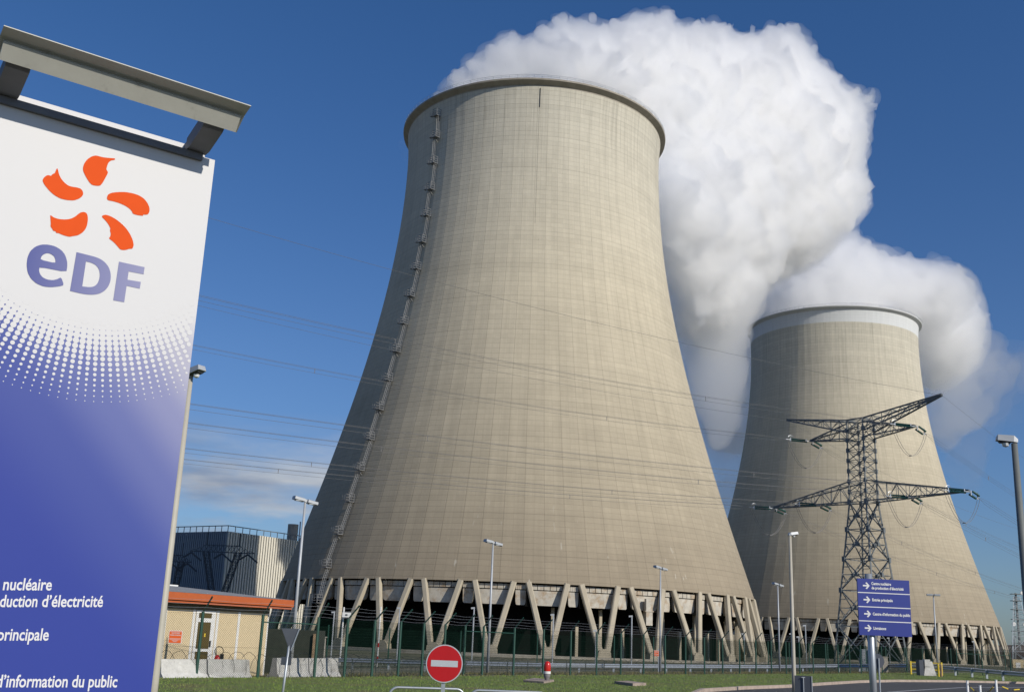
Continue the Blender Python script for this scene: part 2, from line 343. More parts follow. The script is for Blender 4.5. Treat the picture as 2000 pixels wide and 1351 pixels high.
    v = n('ShaderNodeVectorMath'); v.operation = 'SCALE'; l(rp.outputs[0], v.inputs[0]); l(f, v.inputs['Scale']); out = v.outputs[0]
    # pale lime runs low on the shell
    lm = n('ShaderNodeMapping'); lm.inputs['Scale'].default_value = (1, .16, 1); lm.inputs['Location'].default_value = (5, 3, 1); l(cyl.outputs[0], lm.inputs[0])
    lz = noise(1.1, lm.outputs[0], 3, .5); lr = n('ShaderNodeMapRange'); lr.inputs[1].default_value = .69; lr.inputs[2].default_value = .73; l(lz, lr.inputs[0])
    low = n('ShaderNodeMapRange'); low.inputs[1].default_value = 42; low.inputs[2].default_value = 16; l(Z, low.inputs[0])
    x = n('ShaderNodeMix'); x.data_type = 'RGBA'; l(M_('MULTIPLY', M_('MULTIPLY', lr.outputs[0], low.outputs[0]), .6), x.inputs[0]); l(out, x.inputs[6]); x.inputs[7].default_value = (.5, .47, .4, 1); out = x.outputs[2]
    if white_top:
        g = M_('GREATER_THAN', Z, 157.3); x = n('ShaderNodeMix'); x.data_type = 'RGBA'; l(g, x.inputs[0]); l(out, x.inputs[6])
        v3 = n('ShaderNodeVectorMath'); v3.operation = 'SCALE'; v3.inputs[0].default_value = (.64, .655, .65); l(M_('ADD', .8, M_('MULTIPLY', streak, .3)), v3.inputs['Scale']); l(v3.outputs[0], x.inputs[7]); out = x.outputs[2]
    l(out, b.inputs['Base Color']); b.inputs['Roughness'].default_value = .9; b.inputs['Specular IOR Level'].default_value = .2
    hgt = M_('SUBTRACT', M_('MULTIPLY', fine, .3), M_('ADD', M_('MULTIPLY', hl, .8), M_('MULTIPLY', v2, .6)))
    bp = n('ShaderNodeBump'); bp.inputs['Strength'].default_value = .35; bp.inputs['Distance'].default_value = .12; l(hgt, bp.inputs['Height']); l(bp.outputs[0], b.inputs['Normal'])
    return m

def cooling_tower(cx, cy, label, phase, seed, white_top, zg, ladder_deg=None, duct_deg=None):
    t = thing('cooling_tower', label, 'cooling tower', (cx, cy, 0), 'cooling towers')
    C = (cx, cy, 0); sm = shell_mat('tower_shell_%d' % seed, seed, white_top)
    prof = []; nz_ = 88
    for i in range(nz_ + 1):
        z = ZB + (163.2 - ZB) * i / nz_; prof.append((shell_r(z), z))
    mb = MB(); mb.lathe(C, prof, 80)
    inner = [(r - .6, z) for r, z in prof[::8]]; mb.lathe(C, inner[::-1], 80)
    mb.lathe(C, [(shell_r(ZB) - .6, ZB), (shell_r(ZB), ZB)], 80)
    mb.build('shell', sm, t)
    lip = M['white2'] if white_top else M['lipc']
    MB().lathe(C, [(42.9, 163.1), (43.0, 163.6), (44.6, 164.6), (44.7, 165.1), (43.0, 165.15), (42.0, 164.9), (41.9, 162.7)], 160).build('rim', lip, t, smooth=False)
    mb = MB()
    for zz in (165.7, 166.25): mb.tube([(cx + 44.5 * math.cos(a), cy + 44.5 * math.sin(a), zz) for a in np.linspace(0, 2 * math.pi, 97)[:-1]], .045, 4, closed=True)
    for k in range(110):
        a = 2 * math.pi * k / 110; mb.beam((cx + 44.5 * math.cos(a), cy + 44.5 * math.sin(a), 165.1), (cx + 44.5 * math.cos(a), cy + 44.5 * math.sin(a), 166.25), .06)
    mb.build('guard_rail', M['galv'], t)
    NP = 34; dl = 2 * math.pi / NP
    def P(r, a, z): return Vector((cx + r * math.cos(a), cy + r * math.sin(a), z))
    for k in range(NP):
        a = -math.pi / 2 + (k + phase) * dl
        pb = MB(); rad_ = Vector((math.cos(a), math.sin(a), 0)); tan_ = Vector((-math.sin(a), math.cos(a), 0))
        # pedestal with a rounded head
        pts = [(-1.75, zg), (-1.6, zg + 1.9), (-1.1, zg + 2.5), (-.4, zg + 2.75), (.4, zg + 2.75), (1.1, zg + 2.5), (1.6, zg + 1.9), (1.75, zg)]
        vs = [P(74.9, a, 0) + tan_ * x + Vector((0, 0, z)) for x, z in pts] + [P(72.9, a, 0) + tan_ * x + Vector((0, 0, z)) for x, z in pts]
        nn = len(pts); pb.add(vs, [tuple(range(nn))[::-1], tuple(range(nn, 2 * nn))] + [(i, (i + 1) % nn, nn + (i + 1) % nn, nn + i) for i in range(nn)])
        pb.build('pedestal', M['legc'], t)
        for s_ in (-1, 1):
            foot = P(74.0, a + s_ * .07 * dl, zg + 2.2); top = P(shell_r(ZB) - .35, a + s_ * .366 * dl, ZB + .1)
            MB().beam(foot, top, 1.25, 1.4, side=rad_, ch=.32).build('leg', M['legc'], t)
        # precast distribution panels between the leg pairs
        for off, wdt in ((0., .62), (.5, .2)):
            am = a + off * dl; hw = wdt * dl / 2; pm = MB(); ns = 6
            rr_ = 69.9 if off == 0 else 70.1
            prof2 = [(9.6, .80), (9.2, .72), (9.9, .9), (10.5, .96), (12.5, 1.)]
            ring = []
            for zz, ww in ((9.05, .70), (9.3, .86), (9.9, .94), (11.2, .97), (12.55, 1.)):
                ring.append([P(rr_, am + hw * ww * (2 * i / ns - 1), zz) for i in range(ns + 1)])
            ring2 = [[P(rr_ - .7, math.atan2(p.y - cy, p.x - cx), p.z) for p in row] for row in ring]
            vs = [p for row in ring for p in row] + [p for row in ring2 for p in row]; nr = len(ring); o = nr * (ns + 1); fs = []
            for j in range(nr - 1):
                for i in range(ns):
                    q = j * (ns + 1) + i; fs.append((q, q + 1, q + ns + 2, q + ns + 1)); fs.append((o + q, o + q + ns + 1, o + q + ns + 2, o + q + 1))
                fs.append((j * (ns + 1), (j + 1) * (ns + 1), o + (j + 1) * (ns + 1), o + j * (ns + 1))); fs.append((j * (ns + 1) + ns, o + j * (ns + 1) + ns, o + (j + 1) * (ns + 1) + ns, (j + 1) * (ns + 1) + ns))
            for i in range(ns): fs.append((i, o + i, o + i + 1, i + 1))
            pm.add(vs, fs)
            for i in range(5):     # shutter boards above
                a0_, a1_ = am + hw * (2 * i / 5 - 1) * .97, am + hw * (2 * (i + .9) / 5 - 1) * .97
                pm.add([P(rr_ + .25, a0_, 12.75), P(rr_ + .25, a1_, 12.75), P(rr_ + .25, a1_, 13.9), P(rr_ + .25, a0_, 13.9), P(rr_, a0_, 12.75), P(rr_, a1_, 12.75), P(rr_, a1_, 13.9), P(rr_, a0_, 13.9)], [(0, 1, 2, 3), (5, 4, 7, 6), (0, 4, 5, 1), (3, 2, 6, 7), (0, 3, 7, 4), (1, 5, 6, 2)])
            pm.build('distribution_panel', M['panelw'], t)
    # columns under the fill
    for rr_, cnt, w_ in ((66.3, 68, .9),):
        for k in range(cnt):
            if not (math.sin(2 * math.pi * (k + .3) / cnt) < .35 and math.cos(2 * math.pi * (k + .3) / cnt) > .05): continue
            a = 2 * math.pi * (k + .3) / cnt; MB().beam(P(rr_, a, zg), P(rr_, a, 4.5 + 4.6 * ((k * 7) % 5 > 1)), w_ * .8, side=(math.cos(a), math.sin(a), 0)).build('column', M['legc'], t)
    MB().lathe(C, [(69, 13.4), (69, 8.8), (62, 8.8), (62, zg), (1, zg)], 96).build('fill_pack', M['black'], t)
    MB().lathe(C, [(76.6, zg - .1), (76.6, zg + .75), (76.2, zg + .8), (76.0, zg - .1)], 120).build('basin_wall', M['conc'], t)
    # lightning conductor stain line
    a = R(-89.0) ; mb = MB(); mb.tube([P(shell_r(z) + .12, a - (162 - z) * .0001, z) for z in np.linspace(162.6, 118, 30)], [.05 if i < 3 else .02 for i in range(30)], 4); mb.tube([P(shell_r(z) + .12, a, z) for z in np.linspace(162.6, 156.5, 6)], .11, 4)
    if ladder_deg is not None:
        mb.build('conductor', M['darkmetal'], t)
        a = R(ladder_deg); rv = Vector((math.cos(a), math.sin(a), 0)); tv = Vector((-math.sin(a), math.cos(a), 0)); lm2 = M['ladder']
        zs = [8.0] + [17.1 + 8.92 * i for i in range(16)] + [158.2]
        for i, z in enumerate(zs):
            r_ = shell_r(max(z, ZB)) if z > ZB else shell_r(ZB) + (ZB - z) * .17
            c = Vector((cx, cy, z)) + rv * (r_ + 1.1); pb = MB(); rot = Matrix.Rotation(a, 3, 'Z')
            pb.box(c, (1.7, 2.1, .14), rot)
            for hx in (-.8, .8):
                for hy in (-1., 1.): pb.beam(c + rv * hx + tv * hy, c + rv * hx + tv * hy + Vector((0, 0, 2.2)), .11)
            for hz in (.7, 1.4, 2.2):
                pb.beam(c + rv * .8 - tv + Vector((0, 0, hz)), c + rv * .8 + tv + Vector((0, 0, hz)), .09)
                for sy in (-1, 1): pb.beam(c - rv * .8 + tv * sy + Vector((0, 0, hz)), c + rv * .8 + tv * sy + Vector((0, 0, hz)), .09)
            pb.beam(c - rv * 1.0 - Vector((0, 0, 1.3)), c + rv * .7, .14)
            # side basket
            s2 = c - tv * 2.3 + Vector((0, 0, .6)); pb.box(s2, (.9, .9, .1), rot)
            for hx in (-.4, .4):
                for hy in (-.4, .4): pb.beam(s2 + rv * hx + tv * hy, s2 + rv * hx + tv * hy + Vector((0, 0, 1.4)), .06)
            pb.build('ladder_platform', lm2, t)
            if i + 1 < len(zs):
                z2 = zs[i + 1]; lb = MB(); sh = -.7 if i % 2 else .5; pa = []
                for q in range(15):
                    zz = z + (z2 - z) * q / 14; rr2 = (shell_r(zz) if zz > ZB else shell_r(ZB) + (ZB - zz) * .17) + .55
                    pa.append(Vector((cx, cy, zz)) + rv * rr2 + tv * sh)
                for sy in (-.3, .3): lb.tube([p + tv * sy for p in pa], .05, 4)
                for p in pa: lb.beam(p - tv * .3, p + tv * .3, .05)
                for p in pa[2:]:
                    lb.tube([p - tv * .4, p - tv * .4 + rv * .6, p + rv * .85, p + tv * .4 + rv * .6, p + tv * .4], .035, 3)
                for sy in (-.4, 0, .4): lb.tube([p + rv * (.85 if sy == 0 else .6) + tv * sy for p in pa[2:]], .035, 3)
                lb.build('ladder', lm2, t)
    if duct_deg is not None:
        a = R(duct_deg); mb = MB(); rot = Matrix.Rotation(a, 3, 'Z'); rv = Vector((math.cos(a), math.sin(a), 0))
        mb.box(P(71.3, a, 8.7), (.8, 1.9, 6.4), rot); mb.box(P(71.3, a, 8.9), (1.0, 2.5, .25), rot); mb.build('hatch_board', M['panelw'], t)
    return t
M['white2'] = mat('rim_white', (.56, .57, .57), .7, 0, .1, 1)
M['lipc'] = mat('rim_concrete', (.33, .3, .25), .9, 0, .2, .5)
M['ladder'] = mat('ladder_galvanised', (.2, .205, .21), .6, .2, .1)
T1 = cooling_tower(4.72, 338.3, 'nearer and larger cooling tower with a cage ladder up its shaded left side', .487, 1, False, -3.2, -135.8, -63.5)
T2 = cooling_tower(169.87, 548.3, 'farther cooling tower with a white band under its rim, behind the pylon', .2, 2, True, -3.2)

# ------------------------------------------------------------------ text and traced marks
def text_mesh(body, size, bold=0., shear=0., space=1., align='LEFT'):
    c = bpy.data.curves.new('txt', 'FONT'); c.body = body; c.size = size; c.offset = bold; c.shear = shear; c.space_character = space; c.align_x = align; c.resolution_u = 3
    o = bpy.data.objects.new('txt', c); sc.collection.objects.link(o)
    dg = bpy.context.evaluated_depsgraph_get(); me = o.evaluated_get(dg).to_mesh()
    vs = [tuple(v.co) for v in me.vertices]; fs = [tuple(p.vertices) for p in me.polygons]
    o.evaluated_get(dg).to_mesh_clear(); bpy.data.objects.remove(o); bpy.data.curves.remove(c)
    return vs, fs
def poly2d(outline, hole=None):
    """triangulated 2D outline with an optional hole"""
    c = bpy.data.curves.new('p', 'CURVE'); c.dimensions = '2D'; c.fill_mode = 'BOTH'
    for L in ([outline] + ([hole] if hole else [])):
        sp = c.splines.new('POLY'); sp.points.add(len(L) - 1); sp.use_cyclic_u = True
        for i, (x, y) in enumerate(L): sp.points[i].co = (x, y, 0, 1)
    o = bpy.data.objects.new('p', c); sc.collection.objects.link(o); dg = bpy.context.evaluated_depsgraph_get(); me = o.evaluated_get(dg).to_mesh()
    vs = [tuple(v.co) for v in me.vertices]; fs = [tuple(p.vertices) for p in me.polygons]
    o.evaluated_get(dg).to_mesh_clear(); bpy.data.objects.remove(o); bpy.data.curves.remove(c); return vs, fs
def smooth2d(L, it=1):
    for _ in range(it):
        Q = []
        for i in range(len(L)):
            a, b = L[i], L[(i + 1) % len(L)]
            Q += [(a[0] * .8 + b[0] * .2, a[1] * .8 + b[1] * .2), (a[0] * .2 + b[0] * .8, a[1] * .2 + b[1] * .8)]
        L = Q
    return L
def chaikin_open(L, it=2):
    for _ in range(it):
        Q = [L[0]]
        for a, b in zip(L, L[1:]): Q += [(a[0] * .75 + b[0] * .25, a[1] * .75 + b[1] * .25), (a[0] * .25 + b[0] * .75, a[1] * .25 + b[1] * .75)]
        L = Q + [L[-1]]
    return L
def place(mb, vf, O, ux, uy, n, off, sx=1., both=True):
    vs, fs = vf; O = Vector(O)
    mb.add([O + ux * (v[0] * sx) + uy * v[1] + n * off for v in vs], fs); return mb

# ------------------------------------------------------------------ the tall sign
SU = Vector((.81652, .57731, 0)); SN = Vector((.57731, -.81652, 0)); SZ = Vector((0, 0, 1)); SP = Vector((-2.19652, 7.17114, 0))
def S(s, z, n=0.): return SP + SU * s + SN * n + SZ * z
LW = 1.508
tm, tt, tb = newmat('totem_face'); n = tt.nodes.new; l = tt.links.new
tcx = n('ShaderNodeTexCoord'); sp_ = n('ShaderNodeSeparateXYZ'); l(tcx.outputs['Object'], sp_.inputs[0])
def mm(op, *a):
    x = n('ShaderNodeMath'); x.operation = op
    for i, v in enumerate(a):
        if isinstance(v, (int, float)): x.inputs[i].default_value = v
        else: l(v, x.inputs[i])
    return x.outputs[0]
s_ = mm('ADD', mm('MULTIPLY', sp_.outputs[0], SU.x), mm('MULTIPLY', sp_.outputs[1], SU.y))   # object origin is the foot of the right edge
z_ = sp_.outputs[2]
rr_ = mm('SQRT', mm('ADD', mm('POWER', mm('ADD', s_, .7543), 2.), mm('POWER', mm('SUBTRACT', z_, 4.645), 2.)))
prt = n('ShaderNodeMapRange'); prt.inputs[1].default_value = 1.058; prt.inputs[2].default_value = 1.06; l(rr_, prt.inputs[0])
# printed colour: white at the right, blue to the left and downwards
t1 = mm('ADD', mm('MULTIPLY', mm('ADD', s_, 0.0), 1.12), mm('MULTIPLY', mm('SUBTRACT', z_, 3.45), 1.02))
cr = n('ShaderNodeValToRGB'); cr.color_ramp.interpolation = 'EASE'
els = cr.color_ramp.elements; els[0].position = 0.; els[0].color = (.034, .055, .28, 1); els[1].position = 1.; els[1].color = (.6, .6, .61, 1)
for p_, c_ in ((.3, (.055, .08, .3)), (.5, (.115, .14, .35)), (.68, (.22, .235, .41)), (.85, (.4, .4, .49))):
    e = els.new(p_); e.color = (*c_, 1)
mr = n('ShaderNodeMapRange'); mr.inputs[1].default_value = -2.3; mr.inputs[2].default_value = .35; l(t1, mr.inputs[0]); l(mr.outputs[0], cr.inputs[0])
mxx = n('ShaderNodeMix'); mxx.data_type = 'RGBA'; l(prt.outputs[0], mxx.inputs[0]); mxx.inputs[6].default_value = (.6, .6, .605, 1); l(cr.outputs[0], mxx.inputs[7])
l(mxx.outputs[2], tb.inputs['Base Color']); tb.inputs['Roughness'].default_value = .45; tb.inputs['Specular IOR Level'].default_value = .15
M['logoorange'] = mat('logo_orange', (.68, .085, .014), .6, 0, .03, 8, spec=.05)
# lettering runs from blue-violet at the left to pale lavender at the right
lt, ltt, ltb = newmat('logo_lavender'); tc2 = ltt.nodes.new('ShaderNodeTexCoord'); s2 = ltt.nodes.new('ShaderNodeSeparateXYZ'); ltt.links.new(tc2.outputs['Object'], s2.inputs[0])
m1 = ltt.nodes.new('ShaderNodeMapRange'); m1.inputs[1].default_value = -1.12 * SU.x; m1.inputs[2].default_value = -.39 * SU.x; ltt.links.new(s2.outputs[0], m1.inputs[0])
c1 = ltt.nodes.new('ShaderNodeValToRGB'); c1.color_ramp.elements[0].color = (.1, .115, .3, 1); c1.color_ramp.elements[1].color = (.27, .275, .43, 1); ltt.links.new(m1.outputs[0], c1.inputs[0]); ltt.links.new(c1.outputs[0], ltb.inputs['Base Color']); ltb.inputs['Roughness'].default_value = .6; ltb.inputs['Specular IOR Level'].default_value = .1
M['totemside'] = mat('totem_side', (.3, .3, .34), .5, .2, .05)
M['whitepanel'] = mat('totem_white', (.6, .6, .605), .45, 0, .01, spec=.15)
M['beamgrey'] = mat('totem_beam', (.44, .44, .39), .55, 0, .06, 8, dirt=(.2, .19, .16), dscale=7, dthr=(.6, .75))
M['capgrey'] = mat('totem_cap', (.13, .135, .15), .6, 0, .1, 8)
tot = thing('totem_sign', 'tall white and blue totem sign with orange flower logo and grey top beam', 'sign', (SP.x, SP.y, 0))
def plate(mb, s0, s1, z0, z1, n0, n1):
    vs = [S(s, z, nn) for nn in (n0, n1) for z in (z0, z1) for s in (s0, s1)]
    return mb.add(vs, [(0, 1, 3, 2), (4, 6, 7, 5), (0, 4, 5, 1), (2, 3, 7, 6), (0, 2, 6, 4), (1, 5, 7, 3)])
plate(MB(), -LW, 0, .12, 4.926, -.012, 0).build('front_panel', tm, tot)
plate(MB(), -LW + .03, -.03, .1, 4.90, -.1, -.013).build('frame', M['totemside'], tot)
plate(MB(), -LW, -.045, .12, 5.03, -.125, -.101).build('back_panel', M['whitepanel'], tot)
plate(MB(), -LW, -.1, 4.885, 4.935, .001, .03).build('cap_strip', M['capgrey'], tot)
plate(MB(), -LW + .1, -.1, 0, .12, -.11, -.005).build('base', M['capgrey'], tot)
PETALS= [[(-.88,4.608),(-.876,4.636),(-.862,4.670),(-.834,4.702),(-.808,4.715),(-.786,4.715),(-.757,4.716),(-.717,4.724),(-.687,4.731),(-.683,4.725),(-.687,4.719),(-.710,4.708),(-.724,4.687),(-.729,4.662),(-.731,4.636),(-.717,4.620),(-.720,4.603),(-.728,4.577),(-.741,4.535),(-.754,4.511),(-.774,4.503),(-.806,4.500),(-.827,4.515),(-.848,4.540),(-.867,4.567),(-.877,4.586)],[(-1.038,4.555),(-1.030,4.543),(-1.021,4.517),(-1.004,4.490),(-.981,4.469),(-.953,4.454),(-.925,4.453),(-.897,4.457),(-.873,4.455),(-.859,4.443),(-.852,4.422),(-.858,4.403),(-.875,4.382),(-.904,4.362),(-.950,4.352),(-.990,4.352),(-1.031,4.366),(-1.065,4.388),(-1.101,4.422),(-1.114,4.445),(-1.108,4.467),(-1.093,4.486),(-1.080,4.492),(-1.068,4.489),(-1.059,4.506),(-1.047,4.514),(-1.043,4.537)],[(-.700,4.447),(-.695,4.465),(-.676,4.481),(-.637,4.498),(-.588,4.512),(-.538,4.517),(-.495,4.514),(-.459,4.501),(-.43,4.474),(-.413,4.444),(-.410,4.417),(-.417,4.395),(-.431,4.388),(-.448,4.385),(-.449,4.375),(-.468,4.372),(-.493,4.370),(-.519,4.372),(-.525,4.386),(-.544,4.402),(-.575,4.415),(-.610,4.422),(-.652,4.425),(-.691,4.422),(-.700,4.433)],[(-1.034,4.226),(-1.009,4.213),(-.977,4.211),(-.939,4.218),(-.906,4.232),(-.881,4.254),(-.864,4.278),(-.850,4.293),(-.831,4.301),(-.815,4.298),(-.805,4.283),(-.799,4.254),(-.799,4.214),(-.807,4.181),(-.823,4.154),(-.848,4.130),(-.874,4.119),(-.896,4.108),(-.924,4.108),(-.952,4.112),(-.964,4.116),(-.981,4.113),(-.985,4.124),(-1.000,4.122),(-1.010,4.137),(-1.021,4.147),(-1.022,4.168),(-1.029,4.201)],[(-.716,4.298),(-.711,4.309),(-.691,4.319),(-.662,4.317),(-.623,4.305),(-.583,4.284),(-.546,4.257),(-.517,4.224),(-.495,4.189),(-.484,4.156),(-.486,4.135),(-.491,4.125),(-.511,4.120),(-.527,4.109),(-.547,4.102),(-.566,4.101),(-.581,4.113),(-.605,4.134),(-.627,4.148),(-.651,4.160),(-.643,4.174),(-.642,4.196),(-.651,4.217),(-.649,4.231),(-.664,4.254),(-.685,4.275)]]
LET_E= [(-.882,3.867),(-1.047,3.864),(-1.047,3.840),(-1.037,3.817),(-1.019,3.800),(-.991,3.792),(-.957,3.795),(-.932,3.807),(-.909,3.827),(-.884,3.778),(-.914,3.762),(-.958,3.747),(-1.003,3.741),(-1.050,3.751),(-1.087,3.776),(-1.112,3.812),(-1.125,3.860),(-1.127,3.910),(-1.117,3.955),(-1.092,3.991),(-1.058,4.014),(-1.017,4.024),(-.974,4.023),(-.933,4.007),(-.906,3.981),(-.888,3.942),(-.882,3.909)]
LET_EH= [(-1.049,3.913),(-.957,3.911),(-.959,3.933),(-.971,3.955),(-.993,3.966),(-1.016,3.966),(-1.035,3.953),(-1.046,3.935)]
LET_D= [(-.839,4.016),(-.768,4.014),(-.711,4.012),(-.669,4.001),(-.631,3.973),(-.609,3.934),(-.600,3.888),(-.604,3.847),(-.619,3.809),(-.647,3.777),(-.684,3.757),(-.731,3.747),(-.778,3.745),(-.843,3.748)]
LET_DH= [(-.772,3.967),(-.733,3.966),(-.703,3.955),(-.682,3.930),(-.673,3.897),(-.673,3.862),(-.682,3.83),(-.703,3.807),(-.734,3.798),(-.772,3.795)]
LET_F= [(-.564,4.016),(-.392,4.017),(-.393,3.966),(-.493,3.963),(-.493,3.905),(-.404,3.909),(-.405,3.861),(-.493,3.861),(-.494,3.746),(-.566,3.744)]
lg = MB(); 
for L in PETALS: place(lg, poly2d(smooth2d(L)), S(0, 0), SU, SZ, SN, .002)
lg.build('flower_logo', M['logoorange'], tot)
lg = MB(); place(lg, poly2d(smooth2d(LET_E, 1), smooth2d(LET_EH, 1)), S(0, 0), SU, SZ, SN, .002); place(lg, poly2d(chaikin_open(LET_D), chaikin_open(LET_DH)), S(0, 0), SU, SZ, SN, .002)
place(lg, poly2d(LET_F), S(0, 0), SU, SZ, SN, .002); lg.build('company_letters', lt, tot)
# halftone dots of the print
hd = MB(); C0 = (-.7543, 4.645); step = R(1.984); rows = [1.5994 - .0352 * i for i in range(16)]
for ri, rr in enumerate(rows):
    rad_ = .0034 + (1.5994 - rr) * .0432; a = R(-104.22)
    ks = np.arange(-40, 50)
    for k in ks:
        aa = a + k * step; s = C0[0] + rr * math.cos(aa); z = C0[1] + rr * math.sin(aa)
        if s < -LW + rad_ or s > -rad_ or math.sin(aa) > -.3: continue
        ns = 14; r2_ = rad_
        vs = [S(s + r2_ * math.cos(2 * math.pi * i / ns), z + r2_ * math.sin(2 * math.pi * i / ns), .0006 + .00006 * ((ri * 7 + k * 3) % 10)) for i in range(ns)]
        hd.add(vs, [tuple(range(ns))])
tag(hd.build('halftone_dots', M['whitepanel'], tot), kind='stuff')
def word(body, s1, zb_, w_, size=.1, bold=.0017, sh=.0, sl=.03):
    vs, fs = text_mesh(body, size, bold, sh); x1 = max(v[0] for v in vs); k = w_ / (x1 - min(v[0] for v in vs))
    place(MB(), ([((v[0] - x1) * k, v[1] + (v[0] - x1) * k * sl, 0) for v in vs], fs), S(s1, zb_ - .004), SU, SZ, SN, .002).build('lettering', M['letter'], tot)
word('nucléaire', -.688, 1.864, .275, sl=.05); word('Centre', -.995, 1.849, .2, sl=.05)
word('d’électricité', -.370, 1.780, .36, sl=.047); word('de production', -.757, 1.7618, .40, sl=.047)
word('principale', -.6635, 1.569, .285); word('Entrée', -.98, 1.56, .2)
word('d’information du public', -.218, 1.301, .70, sl=.006); word('Centre', -.95, 1.296, .2, sl=.006)
# slanted top beam and its brackets
def prism(mb, prof, s0, s1, sh0=0, sh1=0):
    k = len(prof); vs = [S(s0, z, nn) for nn, z in prof] + [S(s1, z, nn) for nn, z in prof]
    return mb.add(vs, [tuple(range(k)), tuple(range(k, 2 * k))[::-1]] + [(i, k + i, k + (i + 1) % k, (i + 1) % k) for i in range(k)])
bmb = MB(); prism(bmb, [(.365, 5.008), (.436, 5.102), (.41, 5.125), (.33, 5.03)], -1.535, 0.0)
prism(bmb, [(.418, 5.122), (.47, 5.136), (.53, 5.152), (.53, 5.158), (.30, 5.10), (.30, 5.04)], -1.56, .03); bmb.build('top_beam', M['beamgrey'], tot)
for s_ in (-.22, -1.49):
    prism(MB(), [(0.0, 4.94), (.0, 5.03), (.30, 5.11), (.36, 5.035), (.32, 5.0), (.08, 4.937)], s_, s_ + .145).build('bracket', M['capgrey'], tot)
    prism(MB(), [(-.11, 4.9), (-.11, 5.03), (.02, 5.04), (.02, 4.94)], s_ + .02, s_ + .08).build('bracket', M['capgrey'], tot)

M['poledark'] = mat('lamp_pole_dull', (.14, .15, .145), .6, .1, .08, 4)
# ------------------------------------------------------------------ lamps
def shoebox_lamp(name_label, base, h, heading, r0, r1, pm, tilt=.3, hl=.6, hw=.27, cut=None):
    t = thing('street_lamp', name_label, 'street lamp', base, 'single-headed street lamps')
    b = Vector(base); MB().tube([b, b + Vector((0, 0, h * .12)), b + Vector((0, 0, h))], [r0, r0 * .96, r1], 12).build('pole', pm, t, smooth=True)
    d = Vector((math.cos(heading), math.sin(heading), tilt)).normalized(); sd = Vector((-math.sin(heading), math.cos(heading), 0)); up = d.cross(sd) * -1
    if up.z < 0: up = -up
    c = b + Vector((0, 0, h)) + d * (hl * .35) + up * .02
    hm = MB(); 
    for (k0, k1, tw, hh_) in ((-.5, .1, .8, 1), (.1, .5, 1., 1.)):
        pass
    vs = []
    for f, wdt, hh_ in ((-.5, .55, .5), (-.3, .9, 1.), (.45, 1., .9), (.5, .85, .5)):
        for j, k in ((-1, 0), (1, 0), (.85, 1), (-.85, 1)): vs.append(c + d * hl * f + sd * (j * hw / 2 * wdt) + up * (k * .11 * hh_))
    fs = [(0, 1, 2, 3), (15, 14, 13, 12)]
    for i in range(3):
        for k in range(4): fs.append((4 * i + k, 4 * i + 4 + k, 4 * i + 4 + (k + 1) % 4, 4 * i + (k + 1) % 4))
    hm.add(vs, fs); hd_ = hm.build('lamp_head', M['lampgrey'], t)
    vs = [c + d * hl * f + sd * (j * hw / 2) - up * k for f, j, k in ((-.2, -.7, .004), (.4, -.85, .004), (.4, .85, .004), (-.2, .7, .004), (-.15, -.5, .035), (.33, -.6, .035), (.33, .6, .035), (-.15, .5, .035))]
    MB().add(vs, [(4, 5, 6, 7), (0, 4, 5, 1), (1, 5, 6, 2), (2, 6, 7, 3), (3, 7, 4, 0)]).build('reflector', M['darkmetal'], hd_)
    bc = c + d * hl * .05 - up * .05; MB().lathe(bc, [(.001, -.05), (.05, -.03), (.06, .02)], 10).build('bulb', M['lens'], hd_)
    return t
p = pd(372, 735, 20.); shoebox_lamp('cream street lamp pole beside the right edge of the totem sign', (p.x, p.y, 0), p.z, R(-30), .088, .05, M['lampcream'], .25, .36, .2)
p = pd(1543, 1046, 44.); shoebox_lamp('tall cream street lamp behind the small grey sign back', (p.x, p.y, .05), p.z - .05, R(20), .085, .055, M['lampcream'], .2, .42, .2)
p = pd(1981, 866, 20.); shoebox_lamp('grey street lamp cut by the right edge of the photo', (p.x, p.y, 0), p.z, R(165), .082, .05, M['poledark'], .12, .34, .15)

def flood_lamp(label, base, h, rot, group='double-headed floodlight posts'):
    t = thing('lamp_post', label, 'lamp post', base, group); b = Vector(base)
    MB().tube([b, b + Vector((0, 0, h))], [.085, .05], 10).build('pole', M['lampgrey'], t, smooth=True)
    d = Vector((math.cos(rot), math.sin(rot), -.16 if rot > 0 else 0)); sd = Vector((d.y, -d.x, 0)); c = b + Vector((0, 0, h + .08))
    hm = MB()
    for s in (-1, 1): hm.beam(c + d * .08 * s, c + d * .56 * s, .34, .16, side=sd, ch=.3)
    hm.beam(c - d * .1, c + d * .1, .12); hd_ = hm.build('lamp_head', M['lampgrey'], t)
    for s in (-1, 1): MB().box(c + d * .32 * s - Vector((0, 0, .083)) + sd * .04, (.36, .2, .02), Matrix.Rotation(rot, 3, 'Z')).build('lens', M['lens'], hd_)
    return t
for (px, py, D, lab) in ((596, 981, 49, 'double-headed lamp post left of the near tower, rising behind the concrete barriers'), (963, 1062, 62.5, 'double-headed lamp post in front of the middle of the near tower'),
                         (1290, 1111, 80, 'double-headed lamp post by the small orange notice'), (1519, 1143, 95, 'double-headed lamp post between the two cooling towers'), (1823, 1163, 105, 'double-headed lamp post right of the blue direction sign')):
    p = pd(px, py, D); z0 = gz(p.x, p.y); flood_lamp(lab, (p.x, p.y, z0), p.z - z0, R(35) if px < 1800 else R(-12))

